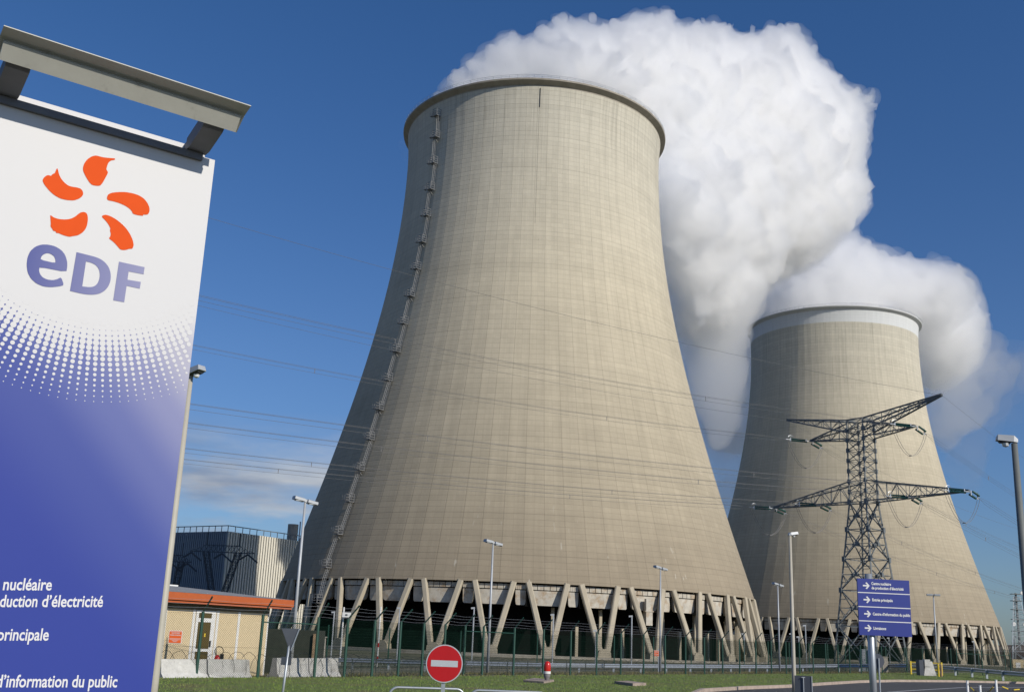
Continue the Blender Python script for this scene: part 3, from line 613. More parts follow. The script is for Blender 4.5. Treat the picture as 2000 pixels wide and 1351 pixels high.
# slim posts inside the plant
def slim(label, x, yt, D, h_extra=0, top='lamp', r=.07, group='slim white lamp posts inside the plant'):
    p = pd(x, yt, D); z0 = gz(p.x, p.y); t = thing('lamp_post', label, 'lamp post', (p.x, p.y, z0), group)
    MB().tube([(p.x, p.y, z0), (p.x, p.y, p.z)], r, 6).build('pole', M['lampgrey'], t)
    if top == 'lamp': MB().beam((p.x - .3, p.y, p.z + .04), (p.x + .08, p.y, p.z + .08), .16, .1).build('lamp_head', M['lampgrey'], t)
    return t
for x, yt, D, lab in ((653, 1196, 120, 'short slim post under the left legs of the near tower'), (781, 1188, 110, 'slim white lamp post left of the no entry sign under the near tower'), (926, 1188, 108, 'slim white lamp post right of the no entry sign, below the tower legs'), (1081, 1201, 112, 'slim white lamp post above the red beacon'),
                      (1164, 1232, 125, 'low slim post between the beacon and the orange notice'), (1234, 1204, 112, 'slim white lamp post just left of the orange notice'), (1453, 1238, 140, 'low slim post under the right legs of the near tower'), (1546, 1238, 150, 'low slim post just left of the tall cream street lamp'),
                      (1560, 1244, 152, 'low slim post just right of the tall cream street lamp'), (1573, 1222, 138, 'white lamp post under the left legs of the far tower'), (1736, 1246, 190, 'low slim post inside the pylon feet'), (1902, 1253, 190, 'low slim post under the right legs of the far tower')):
    slim(lab, x, yt, D)
p = pd(672, 1185, 100); z0 = gz(p.x, p.y); t = thing('camera_post', 'white post carrying a white camera box with a dark lens', 'camera post', (p.x, p.y, z0))
MB().tube([(p.x, p.y, z0), (p.x, p.y, p.z)], .07, 6).build('pole', M['white'], t); q = pd(677, 1200, 99.6)
MB().box(q, (.72, .35, .42)).build('camera_box', M['white'], t); MB().box(q + Vector((.02, -.19, 0)), (.17, .06, .12)).build('lens', M['darkmetal'], t)
p = pd(744, 1184, 95); z0 = gz(p.x, p.y); t = thing('marker_pole', 'thin white marker pole with red bands near its foot', 'pole', (p.x, p.y, z0))
MB().tube([(p.x, p.y, z0), (p.x, p.y, p.z)], .055, 6).build('pole', M['white'], t); mb = MB()
for zz in (z0 + .5, z0 + 1.6): mb.tube([(p.x, p.y, zz), (p.x, p.y, zz + .35)], .075, 6)
mb.build('red_band', M['red'], t)

# ------------------------------------------------------------------ signs
def ring_disc(c, ux, uy, r, ns=40): return [c + ux * (r * math.cos(2 * math.pi * i / ns)) + uy * (r * math.sin(2 * math.pi * i / ns)) for i in range(ns)]
c = pd(868, 1295, 20.); t = thing('no_entry_sign', 'round red no entry sign with a white bar, in front of the hoop barriers', 'road sign', (c.x, c.y, 0))
ux = Vector((1, .07, 0)).normalized(); nn = Vector((ux.y, -ux.x, 0)); Zv = Vector((0, 0, 1))
rs_ = 34.3 / FPX * 20 / math.cos(R(1)); 
def disc(r, o1, o2): a, b = ring_disc(c + nn * o1, ux, Zv, r), ring_disc(c + nn * o2, ux, Zv, r); k = 40; return MB().add(a + b, [tuple(range(k)), tuple(range(k, 2 * k))[::-1]] + [(i, k + i, k + (i + 1) % k, (i + 1) % k) for i in range(k)])
disc(rs_ * 1.0, -.02, 0).build('sign_rim', M['signwhite'], t); disc(rs_ * .945, .001, .004).build('sign_face', M['red'], t)
mb = MB(); hw, hh2 = rs_ * .73, rs_ * .165; mb.add([c + nn * .006 + ux * a + Zv * b for a, b in ((-hw, -hh2), (hw, -hh2), (hw, hh2), (-hw, hh2))], [(0, 1, 2, 3)]); mb.build('white_bar', M['signwhite'], t)
mb = MB().beam((c.x - nn.x * .045, c.y - nn.y * .045, 0), (c.x - nn.x * .045, c.y - nn.y * .045, c.z + .2), .07, .04, side=ux); mb.build('post', M['galv'], t)
# hoop barriers
for i, (x0, x1, yt, lab) in enumerate(((762, 908, 1331.5, 'galvanised hoop barrier behind the no entry sign, partly in its shadow'), (919, 1070, 1338.5, 'galvanised hoop barrier in the middle of the row of three'), (1088, 1238, 1346, 'galvanised hoop barrier at the right end of the row'))):
    a, b = pd(x0, yt, 21.6), pd(x1, yt + 6, 21.8); h = .67; rc = .16; pts = [(a.x, a.y, 0), (a.x, a.y, h - rc)]
    d = (b - a); d.z = 0; L_ = d.length; d.normalize(); A = Vector((a.x, a.y, 0))
    pts = [A, A + Zv * (h - rc)] + [A + d * (rc - rc * math.cos(q)) + Zv * (h - rc + rc * math.sin(q)) for q in np.linspace(.2, 1.57, 6)] + [A + d * (L_ - rc + rc * math.sin(q)) + Zv * (h - rc + rc * math.cos(q)) for q in np.linspace(0, 1.37, 6)] + [A + d * L_ + Zv * (h - rc), A + d * L_]
    tb_ = MB().tube(pts, .024, 10); tag(tb_.build('hoop_barrier', M['galv'], None, smooth=True), lab, 'barrier', 'hoop barriers')
# direction sign
P1, P2 = pd(1678, 1239, 19.), pd(1782, 1242, 19.0); 
cpt = pd(1706, 1351, 19.15); t = thing('direction_sign', 'blue direction sign with four white arrows and French lettering on a grey post', 'road sign', (cpt.x, cpt.y, 0))
topz = pd(1695, 1120, 19.15).z; MB().tube([(cpt.x, cpt.y, 0), (cpt.x, cpt.y, topz)], .056, 20).build('post', M['galv'], t, smooth=True)
# plate: vertical plane, slightly turned
dS, aS = 18.98, R(4.5); bx = Vector((math.cos(aS), math.sin(aS), 0)); bn = Vector((bx.y, -bx.x, 0)); BL = pd(1679, 1239, dS)
def planept(x, y, O, nv): d = ray(x, y); o_ = Vector((0, 0, CAMZ)); return o_ + d * ((O - o_).dot(nv) / d.dot(nv))
def bc_(x, y): p = planept(x, y, BL, bn); return ((p - BL).dot(bx), p.z)
W_ = bc_(1781.5, 1241)[0]; z0s, z1s = BL.z, bc_(1674, 1128.5)[1]
mb = MB(); vs = [BL + bx * a + bn * b_ + Zv * (z - BL.z) for b_ in (-.035, 0) for z in (z0s, z1s) for a in (0, W_)]; mb.add(vs, [(0, 1, 3, 2), (4, 6, 7, 5), (0, 4, 5, 1), (2, 3, 7, 6), (0, 2, 6, 4), (1, 5, 7, 3)]); mb.build('panel', M['blue'], t)
Hs = z1s - z0s; mb = MB()
for i in (1, 2, 3):
    z = z0s + Hs * i / 4; mb.add([BL + bx * a + bn * .002 + Zv * (z + b_ - BL.z) for a, b_ in ((0, -.007), (W_, -.007), (W_, .007), (0, .007))], [(0, 1, 2, 3)])
mb.build('divider_lines', M['letter'], t)
arrow = [(-.055, -.012), (.018, -.012), (-.012, -.045), (.012, -.055), (.06, 0), (.012, .055), (-.012, .045), (.018, .012), (-.055, .012)]
for i, txt in enumerate((('Livraisons',), ('Centre d’information du public',), ('Entrée principale',), ('Centre nucléaire', 'de production d’électricité'))):
    zc = z0s + Hs * (i + .5) / 4; mb = MB(); mb2 = MB()
    place(mb, poly2d(arrow), BL + bx * .145 + Zv * (zc - BL.z), bx, Zv, bn, .003); mb.build('arrow', M['letter'], t)
    for j, s in enumerate(txt):
        vs, fs = text_mesh(s, .062, .0022, 0); x1 = max(v[0] for v in vs); wd = {'Livraisons': .215, 'Centre d’information du public': .635, 'Entrée principale': .35, 'Centre nucléaire': .335, 'de production d’électricité': .545}[s]; k = wd / x1
        zz = zc - .018 if len(txt) == 1 else zc + (.018 if j == 0 else -.052)
        place(mb2, ([(v[0] * k, v[1], 0) for v in vs], fs), BL + bx * .235 + Zv * (zz - BL.z), bx, Zv, bn, .003)
    mb2.build('lettering', M['letter'], t)
# give way sign seen from behind, with a small plate under it
c = pd(565, 1253, 19.2); t = thing('give_way_sign', 'back of an inverted triangular sign with a small plate below, on a leaning thin post', 'road sign', (c.x, c.y, 0))
q1, q2, q3, q4 = pd(551, 1229, 19.2), pd(582, 1231, 19.2), pd(566, 1270, 19.2), 0
mb = MB(); off = Vector((0, .015, 0)); q1l = pd(549, 1226, 19.2); q2l = pd(584, 1227, 19.2)
tri = [q1l, q1, q3 + Vector((-.01, 0, 0)), q3 + Vector((.015, 0, .0)), q2, q2l]; mb.add([v for v in tri] + [v + off for v in tri], [tuple(range(6)), tuple(range(6, 12))[::-1]] + [(i, 6 + i, 6 + (i + 1) % 6, (i + 1) % 6) for i in range(6)])
mb.build('triangle_plate', M['signback'], t); mb = MB(); mb.beam(q2l + Vector((.01, -.01, 0)), q3 + Vector((.02, -.01, 0)), .018); mb.build('plate_edge', M['galv'], t)
pc = pd(559, 1290, 19.2); MB().box(pc, (.17, .02, .13)).build('small_plate', M['signback'], t)
a_, b_ = pd(569, 1228, 19.24), pd(551, 1351, 19.1); MB().tube([Vector((b_.x + (b_.x - a_.x) * b_.z / (a_.z - b_.z), b_.y, 0)), a_], .021, 10).build('post', M['galv'], t, smooth=True)
# grey plate seen from behind
a_, b_ = pd(1551.5, 1318, 30), pd(1584.5, 1320, 30); cc = (a_ + b_) / 2; t = thing('sign_back', 'low rectangular grey sign plate seen from behind at the lawn edge', 'road sign', (cc.x, cc.y, 0))
mb = MB(); dx = (b_ - a_); dx.z = 0; Wd = dx.length; dx.normalize(); mb.beam(Vector((cc.x, cc.y, .12)), Vector((cc.x, cc.y, a_.z)), Wd, .03, side=dx); mb.build('plate', M['signback'], t)
mb = MB().beam(Vector((b_.x + .006, b_.y - .02, .12)), Vector((b_.x + .006, b_.y - .02, a_.z)), .02); mb.build('plate_edge', M['galv'], t)
mb = MB().tube([Vector((cc.x, cc.y - .04, 0)), Vector((cc.x, cc.y - .04, a_.z - .03))], .014, 8)
for zz in (a_.z - .04, .3): mb.beam((cc.x - .045, cc.y - .04, zz), (cc.x + .045, cc.y - .04, zz), .02)
mb.build('post', M['galv'], t)
# round sign back beyond the direction sign
c = pd(1713, 1290, 44); t = thing('round_sign', 'round grey sign back on a thin post behind the direction sign', 'road sign', (c.x, c.y, .05)); k = 32
ux = Vector((1, 0, 0)); a, b = ring_disc(c, ux, Zv, .27, 32), ring_disc(c + Vector((0, .03, 0)), ux, Zv, .27, 32); MB().add(a + b, [tuple(range(k)), tuple(range(k, 2 * k))[::-1]] + [(i, k + i, k + (i + 1) % k, (i + 1) % k) for i in range(k)]).build('sign_plate', M['signback'], t)
MB().tube([(c.x + .05, c.y - .03, .05), (c.x + .05, c.y - .03, c.z + .1)], .03, 8).build('post', M['galv'], t)
# orange notices
def notice(label, x0, y0, x1, y1, D, post=None):
    a_, b_ = pd(x0, y0, D), pd(x1, y1, D); cc = (a_ + b_) / 2; t = thing('warning_notice', label, 'notice', (cc.x, cc.y, min(a_.z, b_.z)), 'orange warning notices'); W = abs(b_.x - a_.x); H = abs(a_.z - b_.z)
    MB().box(cc, (W, .01, H)).build('plate', M['white'], t); MB().box(cc + Vector((0, -.007, 0)), (W * .93, .006, H * .93)).build('face', M['noticeorange'], t)
    mb = MB()
    for zz, txt, s, w_ in ((.26, 'ZONE PROTEGEE', .12, .62), (.1, 'DEFENSE DE PENETRER', .12, .82)):
        vs, fs = text_mesh(txt, s * H, .003 * H, align='CENTER'); xx = max(v[0] for v in vs); k = w_ * W / 2 / xx
        place(mb, ([(v[0] * k, v[1], 0) for v in vs], fs), cc + Vector((0, 0, zz * H)), Vector((1, 0, 0)), Zv, Vector((0, -1, 0)), .012)
    for zz, w_ in ((-.12, .88), (-.2, .84), (-.28, .5), (-.36, .3)):
        mb.add([cc + Vector((x * W * w_ / 2, -.012, (zz + z) * H)) for x, z in ((-1, -.012), (1, -.012), (1, .012), (-1, .012))], [(0, 1, 2, 3)])
    mb.add([cc + Vector((x * W, -.012, z * H)) for x, z in ((-.46, .40), (.46, .40), (.46, .425), (-.46, .425))], [(0, 1, 2, 3)])
    mb.build('lettering', M['letter'], t); return t
M['noticeorange'] = mat('notice_orange', (.8, .13, .02), .5, 0, .04, 6)
# ------------------------------------------------------------------ perimeter fence
fpx = [(382, 1327.6), (502, 1327.6), (612.6, 1328), (671, 1327), (725, 1325.6), (776.4, 1324), (822.4, 1322), (865, 1320.5), (904.5, 1319), (941, 1319), (1002, 1318.6), (1059.7, 1317.6), (1113.5, 1317.6), (1164.6, 1317.6), (1212, 1317), (1256.8, 1317), (1299, 1317), (1339, 1316.5), (1376, 1316.5), (1411.6, 1316), (1445, 1316), (1477, 1316), (1507, 1315.5), (1536, 1315.3), (1562.5, 1315.5), (1589, 1315.5), (1614, 1315.5), (1638, 1315.5), (1660.5, 1315.5), (1682.5, 1315.5), (1723.5, 1315), (1772, 1315.5), (1822, 1316.5), (1871, 1319), (1920, 1320.5), (1976, 1322.5)]
fps = [gp(*p) for p in fpx]; fps = [Vector((p.x, p.y, 0)) for p in fps]; fps = [fps[0] - (fps[1] - fps[0]) * k for k in (2, 1)] + fps + [fps[-1] + Vector((2.7, .6, 0))]
ft = thing('perimeter_fence', 'green chain link fence with bent posts and barbed wire behind the lawn', 'fence', tuple(fps[0]))
FH = 2.0
def outward(i):
    a, b = fps[max(i - 1, 0)], fps[min(i + 1, len(fps) - 1)]; d = (b - a).normalized(); return Vector((d.y, -d.x, 0))
for i, p in enumerate(fps):
    if 34 < i < 38: hgt = 2.15
    else: hgt = FH + .06
    o_ = outward(i); pb = MB(); pb.tube([p, p + Zv * hgt], .05 if i < 14 else .045, 8); po_ = pb.build('post', M['fgreen'], ft)
    MB().beam(p + Zv * (hgt - .02), p + Zv * (hgt + .46) + o_ * .46, .05, .03).build('post_arm', M['fgreen'], po_)
wb = MB(); sp_w = .085
cum = [0.]
for a, b in zip(fps, fps[1:]): cum.append(cum[-1] + (b - a).length)
def fence_at(s):
    s = min(max(s, 0), cum[-1] - 1e-4); i = max(k for k in range(len(cum) - 1) if cum[k] <= s); return fps[i] + (fps[i + 1] - fps[i]) * ((s - cum[i]) / (cum[i + 1] - cum[i]))
import bisect
def fence_at(s):
    s = min(max(s, 0), cum[-1] - 1e-4); i = min(bisect.bisect_right(cum, s) - 1, len(cum) - 2); return fps[i] + (fps[i + 1] - fps[i]) * ((s - cum[i]) / (cum[i + 1] - cum[i]))
s = 0.
while s < cum[-1]:
    spc = .075 if s < 22 else .11; rw = .003 if s < 22 else .003
    for dr in (-1, 1):
        e = s + dr * FH
        if 0 <= e <= cum[-1]: 
            a, b = fence_at(s), fence_at(e); mid = fence_at((s + e) / 2); wb.tube([a + Zv * .03, mid + Zv * (FH / 2), b + Zv * FH], rw, 3, cap=False)
    s += spc
for zz in (.05, 1.0, FH): wb.tube([p + Zv * zz for p in fps], .004, 3, cap=False)
wb.build('chain_link', M['wiregreen'], ft)
for k in range(4):
    f = (k + .6) / 4; pts = []
    for i, p in enumerate(fps):
        q = p + Zv * (FH + .46 * f) + outward(i) * (.46 * f); pts.append(q)
        if i + 1 < len(fps): q2 = fps[i + 1] + Zv * (FH + .46 * f) + outward(i + 1) * (.46 * f); pts.append((q + q2) / 2 - Zv * random.uniform(.01, .04))
    mb = MB().tube(pts, .004, 3, cap=False)
    for a, b in zip(pts, pts[1:]):
        L_ = (b - a).length
        for j in range(int(L_ / .3)): c = a + (b - a) * ((j + .5) * .3 / L_); mb.beam(c - Vector((.012, 0, .016)), c + Vector((.012, 0, .016)), .004)
    mb.build('barbed_wire', M['barb'], ft)
for i0, i1 in ((3, 5), (5, 5), (10, 13), (35, 38)):
    if i1 > i0: MB().tube([fps[j] + Zv * (1.75 if i0 > 20 else 1.82) for j in range(i0, i1)], .02, 6).build('top_rail', M['fgreen'], ft)
# razor wire coils at the fence foot
def coil(label, pts, r, pitch, wr, mat_):
    mb = MB(); L = [0.]
    for a, b in zip(pts, pts[1:]): L.append(L[-1] + (b - a).length)
    n_ = int(L[-1] / pitch * 14); out = []
    for i in range(n_ + 1):
        s = L[-1] * i / n_; k = min(bisect.bisect_right(L, s) - 1, len(L) - 2); d = (pts[k + 1] - pts[k]).normalized(); c = pts[k] + d * (s - L[k]); sd = Vector((-d.y, d.x, 0)); t = 2 * math.pi * i / 14
        rr = r * (1 + .12 * math.sin(i * .37) + random.uniform(-.03, .03)); out.append(c + sd * (rr * math.cos(t)) + Zv * (rr * math.sin(t) + r * .95) + d * random.uniform(-.02, .02))
    mb.tube(out, wr, 3, cap=False); o = mb.build('razor_wire', mat_); return tag(o, label, 'razor wire', 'razor wire coils')
coil('razor wire coil lying between the near fence and the cream building', [fence_at(s) + FLn * .55 for s in np.arange(1.5, 12, 1.)], .42, .42, .008, M['wire'])
coil('long razor wire coil along the foot of the fence, from the barriers rightwards', [fence_at(s) + FLn * .6 + Zv * gz(*(fence_at(s) + FLn * .6)[:2]) for s in np.arange(12, 26, 1.)], .36, .45, .006, M['wire'])
# inner welded fence with razor wire
inner = [pd(x, 1250, D) for x, D in ((520, 78), (640, 84), (760, 90), (900, 96), (1050, 99), (1200, 104), (1350, 110), (1500, 122), (1650, 140), (1800, 158), (1960, 172), (2100, 185))]
inner = [Vector((p.x, p.y, gz(p.x, p.y))) for p in inner]
it_ = thing('inner_fence', 'tall dark green welded mesh fence behind the guard rail', 'fence', tuple(inner[0])); wv = MB(); IH = 3.0
for a, b in zip(inner, inner[1:]):
    L_ = (b - a).length; n_ = int(L_ / .075)
    for i in range(n_):
        q = a + (b - a) * (i / n_); wv.beam(q + Zv * .05, q + Zv * IH, .012)
    for k in range(15): wv.beam(a + Zv * (.1 + k * .2), b + Zv * (.1 + k * .2), .012)
wv.build('welded_mesh', M['wiregreen'], it_)
ipts = []
for a, b in zip(inner, inner[1:]):
    n_ = max(1, int((b - a).length / 4.5))
    for i in range(n_): ipts.append(a + (b - a) * (i / n_))
for q in ipts: MB().beam(q, q + Zv * (IH + .1), .09).build('post', M['fgreen'], it_)
coil('razor wire coil in front of the tall inner fence', [q + Vector((.5, -1.0, 0)) for q in ipts], .5, .9, .014, M['wire'])
# W-beam guard rails
def guard(label, spec, hgt=.75):
    pts = []
    for x, D in spec: p = pd(x, 1300, D); pts.append(Vector((p.x, p.y, gz(p.x, p.y))))
    t = thing('guard_rail', label, 'guard rail', tuple(pts[0]), 'steel guard rails'); mb = MB(); pr = [(-.04, 0), (.02, .03), (.04, .07), (0, .12), (-.02, .155), (0, .19), (.04, .24), (.02, .28), (-.04, .31)]
    vs = []; fs = []
    for i, p in enumerate(pts):
        d = (pts[min(i + 1, len(pts) - 1)] - pts[max(i - 1, 0)]); d.z = 0; d.normalize(); o_ = Vector((d.y, -d.x, 0))
        for n_, z in pr: vs.append(p + o_ * n_ + Zv * (hgt - .31 + z))
        for n_, z in pr: vs.append(p + o_ * (n_ - .01) + Zv * (hgt - .31 + z))
    k = len(pr)
    for i in range(len(pts) - 1):
        for j in range(k - 1):
            a = i * 2 * k + j; fs.append((a, a + 2 * k, a + 2 * k + 1, a + 1)); a += k; fs.append((a, a + 1, a + 2 * k + 1, a + 2 * k))
    mb.add(vs, fs); mb.build('beam', M['galv'], t)
    for a, b in zip(pts, pts[1:]):
        n_ = max(1, round((b - a).length / 3.8))
        for i in range(n_): q = a + (b - a) * (i / n_); MB().box(q + Vector((-.05, .12, hgt / 2 - .05)), (.14, .1, hgt + .05)).build('post', M['galv'], t)
guard('galvanised guard rail running past the tower legs behind the fence', [(620, 84), (760, 81), (904, 78.5), (1060, 78), (1200, 84), (1350, 93), (1500, 105), (1640, 106), (1770, 98)])
guard('darker guard rail at the right beyond the concrete block, sweeping closer', [(1838, 97), (1900, 90), (1960, 83), (2010, 79), (2080, 76)])
# low strand fences beside the rails
lt2 = thing('low_rail_fence', 'low post and rail fence in the dry grass left of the no entry sign', 'fence', (0, 70, -1)); mb = MB()
a, b = pd(640, 1300, 66), pd(1180, 1300, 76); a.z = gz(a.x, a.y); b.z = gz(b.x, b.y)
for zz in (.25, .5, .8): MB().beam(a + Zv * zz, b + Zv * zz, .035).build('rail', M['wire'], lt2)
for i in range(14): q = a + (b - a) * (i / 13); MB().beam(q, q + Zv * .85, .06).build('post', M['wire'], lt2)

# ------------------------------------------------------------------ jersey barriers
def jersey(label, x0, x1, yb, D0, D1, h):
    a, b = pd(x0, yb, D0), pd(x1, yb, D1); a.z = b.z = 0; d = (b - a).normalized(); s_ = Vector((d.y, -d.x, 0)); c = (a + b) / 2
    pr = [(-.3, 0), (-.29, .08), (-.16, .22), (-.09, h), (.09, h), (.16, .22), (.29, .08), (.3, 0)]; t = thing('concrete_barrier', label, 'barrier', tuple(c), 'white concrete barriers')
    L_ = (b - a).length; n_ = max(1, round(L_ / 1.55)); g = .03
    for i in range(n_):
        mb = MB(); p0, p1 = a + d * (L_ * i / n_ + g), a + d * (L_ * (i + 1) / n_ - g); k = len(pr); vs = []
        for e, P in ((0, p0), (1, p1)):
            for x, z in pr: vs.append(P + s_ * x + Zv * z)
        mb.add(vs, [tuple(range(k)), tuple(range(k, 2 * k))[::-1]] + [(j, k + j, k + (j + 1) % k, (j + 1) % k) for j in range(k)]); mb.build('barrier_block', M['jersey'], t)
jersey('long weathered white concrete barrier in front of the cream building', 306, 482, 1317, 35.3, 37.6, .62)
jersey('shorter weathered white concrete barrier right of the cream building', 532, 655, 1320, 38.3, 40.8, .68)

# ------------------------------------------------------------------ cream building
A_, B_ = pd(250, 1300, 36.6), pd(514, 1300, 40.9); A_.z = B_.z = 0; bd = (B_ - A_).normalized(); bnn = Vector((bd.y, -bd.x, 0)); bb = -bnn
cb = thing('gatehouse', 'low cream building with an orange roof edge and a white glazed door', 'building', tuple(B_))
def wallp(x, y, off=0.): p = planept(x, y, B_ + bnn * off, bnn); return (p - B_).dot(bd), p.z
WL = (B_ - A_).length; ztop = wallp(500, 1184)[1]
def bp_(s, z, o_=0.): return B_ + bd * s + bnn * o_ + Zv * z
def slab(s0, s1, z0, z1, o0, o1):
    mb = MB(); vs = [bp_(s, z, o) for o in (o0, o1) for z in (z0, z1) for s in (s0, s1)]; return mb.add(vs, [(0, 1, 3, 2), (4, 6, 7, 5), (0, 4, 5, 1), (2, 3, 7, 6), (0, 2, 6, 4), (1, 5, 7, 3)])
dx0, dx1 = wallp(374, 1240)[0], wallp(420, 1240)[0]
slab(-WL, 0, 0, ztop, -7, 0).build('wall', M['cream'], cb)
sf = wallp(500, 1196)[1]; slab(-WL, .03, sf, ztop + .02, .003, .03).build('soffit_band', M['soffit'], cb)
for x in (318, 374, 421, 463): s_c = wallp(x, 1240)[0]; slab(s_c - .055, s_c + .055, 0, sf, .002, .02).build('cover_strip', M['white'], cb)
door = slab(dx0 + .09, dx1 - .09, 0, sf - .02, .004, .035).build('door', M['white'], cb)
dl_, dr_ = wallp(384, 1230)[0], wallp(409, 1230)[0]
def dchild(name, s0, s1, z0, z1, o0, o1, m_): slab(s0, s1, z0, z1, o0, o1).build(name, m_, door)
dchild('glass_pane', dl_, dr_, wallp(395, 1206)[1], wallp(395, 1199)[1] + .05, .036, .042, M['glass'])
dchild('glass_pane', dl_, dr_, wallp(395, 1266)[1], wallp(395, 1214)[1], .036, .042, M['glass'])
dchild('glass_pane', dl_, dr_, .1, wallp(395, 1269)[1] - .04, .036, .042, M['glass'])
dchild('handle', dr_ + .01, dr_ + .05, .95, 1.15, .036, .08, M['darkmetal'])
dchild('notice', dl_ + .32, dl_ + .38, 1.27, 1.38, .043, .046, M['yellow'])
re_ = wallp(572, 1180, .45)[0]
zg0, zg1 = wallp(500, 1182, .5)[1], wallp(500, 1166.5, .5)[1]
slab(-WL - .5, re_, ztop + .05, zg1, .36, .5).build('fascia', M['orange'], cb)
slab(-WL - .5, re_ - .02, ztop - .035, ztop + .03, .3, .44).build('fascia', M['orange'], cb)
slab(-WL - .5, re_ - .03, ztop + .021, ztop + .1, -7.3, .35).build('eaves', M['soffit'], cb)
mb = MB(); rise = .34
vs = [bp_(-WL - .5, zg1 + .004, .5), bp_(re_, zg1 + .004, .5), bp_(-1.4, zg1 + rise, -3.4), bp_(-WL - .5, zg1 + rise, -3.4), bp_(re_, zg1 + .004, -7.3), bp_(-WL - .5, zg1 + .004, -7.3)]
mb.add(vs, [(0, 1, 2, 3), (1, 4, 2), (3, 2, 4, 5), (0, 3, 5)]); mb.build('roof', M['roofgrey'], cb)
mb = MB()
s = -WL - .5
while s < -1.5: mb.box(bp_(s + .3, zg1 + rise + .02, -3.4), (.52, .06, .05), Matrix.Rotation(math.atan2(bd.y, bd.x), 3, 'Z')); s += .6
mb.build('ridge_trim', M['white'], cb)
MB().tube([bp_(.12, zg0 - .1, -.1), bp_(.12, 0, -.1)], .04, 8).build('downpipe', M['white'], cb)
notice('orange warning notice on the fence in front of the cream building', 330, 1230, 355, 1256, 34.1)
notice('small orange warning notice on a post by the double-headed lamp post', 1277.5, 1269, 1287, 1281, 77)
pp = pd(1286, 1281, 77.2); tag(MB().beam((pp.x, pp.y, gz(pp.x, pp.y)), (pp.x, pp.y, pp.z + .5), .07).build('notice_post', M['galv']), 'short grey post carrying the small orange notice', 'post')
# extinguisher
e_ = pd(425, 1281, 37.8); t = thing('fire_extinguisher', 'red wheeled fire extinguisher with black hose beside the door', 'extinguisher', (e_.x, e_.y, 0))
MB().tube([(e_.x, e_.y, .1), (e_.x, e_.y, e_.z - .03), (e_.x, e_.y, e_.z + .05)], [.1, .1, .03], 12).build('cylinder', M['red'], t, smooth=True)
MB().box((e_.x + .14, e_.y, e_.z), (.1, .1, .16)).build('hose_reel', M['chainblack'], t)
MB().tube([(e_.x + .04 + .14 * math.cos(q), e_.y - .05, e_.z + .17 + .14 * math.sin(q)) for q in np.linspace(-.6, 3.9, 16)], .013, 5).build('hose', M['chainblack'], t)
# dark shed with a timber corner post, pale cabinet
a, b = pd(500, 1300, 52), pd(610, 1300, 52); ztp = pd(600, 1230, 52).z; t = thing('dark_shed', 'dark flat topped shed wall behind the fence, with a tan corner post', 'building', (b.x, b.y, -.3)); z0 = gz(b.x, b.y)
MB().box(((a.x + b.x) / 2, b.y + 1.5, (ztp + z0) / 2), (b.x - a.x, 3, ztp - z0)).build('wall', M['olive'], t); MB().box((b.x + .02, b.y - .08, (ztp + z0) / 2 - .1), (.14, .12, ztp - z0 - .1)).build('corner_post', M['rust'], t)
a = pd(627, 1266, 80); z0 = gz(a.x, a.y); ztp = pd(627, 1244, 80).z; t = thing('concrete_cabinet', 'pale beige concrete cabinet with a slim lid right of the dark shed', 'cabinet', (a.x, a.y, z0))
MB().box((a.x, a.y, (z0 + ztp) / 2), (.52, .5, ztp - z0)).build('body', M['conc'], t); MB().box((a.x + .02, a.y, ztp + .03), (.62, .6, .06)).build('lid', M['conc'], t)

# ------------------------------------------------------------------ big clad building
D0 = 497.; K0 = pd(445, 1037, D0); KL = pd(300, 1046, 534.); KR = pd(640, 1061, 533 + 12)
top_z = K0.z; g_ = -3.2; K0.z = KL.z = KR.z = g_
hb = thing('clad_building', 'tall ribbed metal clad building with roof railing, half shaded, left of the near tower', 'building', tuple(K0))
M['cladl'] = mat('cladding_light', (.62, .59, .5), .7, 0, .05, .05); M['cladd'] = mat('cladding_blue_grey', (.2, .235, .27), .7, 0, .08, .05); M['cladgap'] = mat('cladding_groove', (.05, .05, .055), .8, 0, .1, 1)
def face(P, Q, zb, zt, ribw, gap, m_, nm):
    d = (Q - P); d.z = 0; L_ = d.length; d.normalize(); o_ = Vector((d.y, -d.x, 0))
    if o_.y > 0: o_ = -o_
    MB().beam(P + Zv * ((zt - zb) / 2 + zb - P.z) - o_ * .5, P + d * L_ + Zv * ((zt - zb) / 2 + zb - P.z) - o_ * .5, zt - zb, .9, side=Zv).build('wall', M['cladgap'], hb)
    mb = MB(); s = 0
    while s < L_:
        a = P + d * s; b = P + d * min(s + ribw, L_); vs = [e_ + Zv * (z - P.z) + o_ * o for o in (-.03, .5) for z in (zb, zt) for e_ in (a, b)]
        mb.add(vs, [(0, 1, 3, 2), (4, 6, 7, 5), (0, 4, 5, 1), (2, 3, 7, 6), (0, 2, 6, 4), (1, 5, 7, 3)]); s += ribw + gap
    mb.build('ribbed_cladding', m_, hb)
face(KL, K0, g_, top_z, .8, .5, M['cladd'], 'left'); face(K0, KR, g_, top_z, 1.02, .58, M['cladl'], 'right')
bk = KL + (KR - K0); mb = MB(); ctr = (KL + KR) / 2; rf = [p + (ctr - p) * .004 for p in (K0, KR, bk, KL)]
mb.add([Vector((p.x, p.y, top_z - .5)) for p in rf], [(0, 1, 2, 3)]); mb.build('roof', M['roofgrey'], hb)
mb = MB()
for P, Q, st in ((KL, K0, 4.), (K0, KR, 4.2)):
    d = Q - P; n_ = int(d.length / st)
    for i in range(n_ + 1): q = P + d * (i / n_); mb.beam((q.x, q.y, top_z), (q.x, q.y, top_z + 2.6), .28)
    for zz in (2.5,): mb.beam((P.x, P.y, top_z + zz), (Q.x, Q.y, top_z + zz), .36)
mb.build('roof_railing', M['steel'], hb)
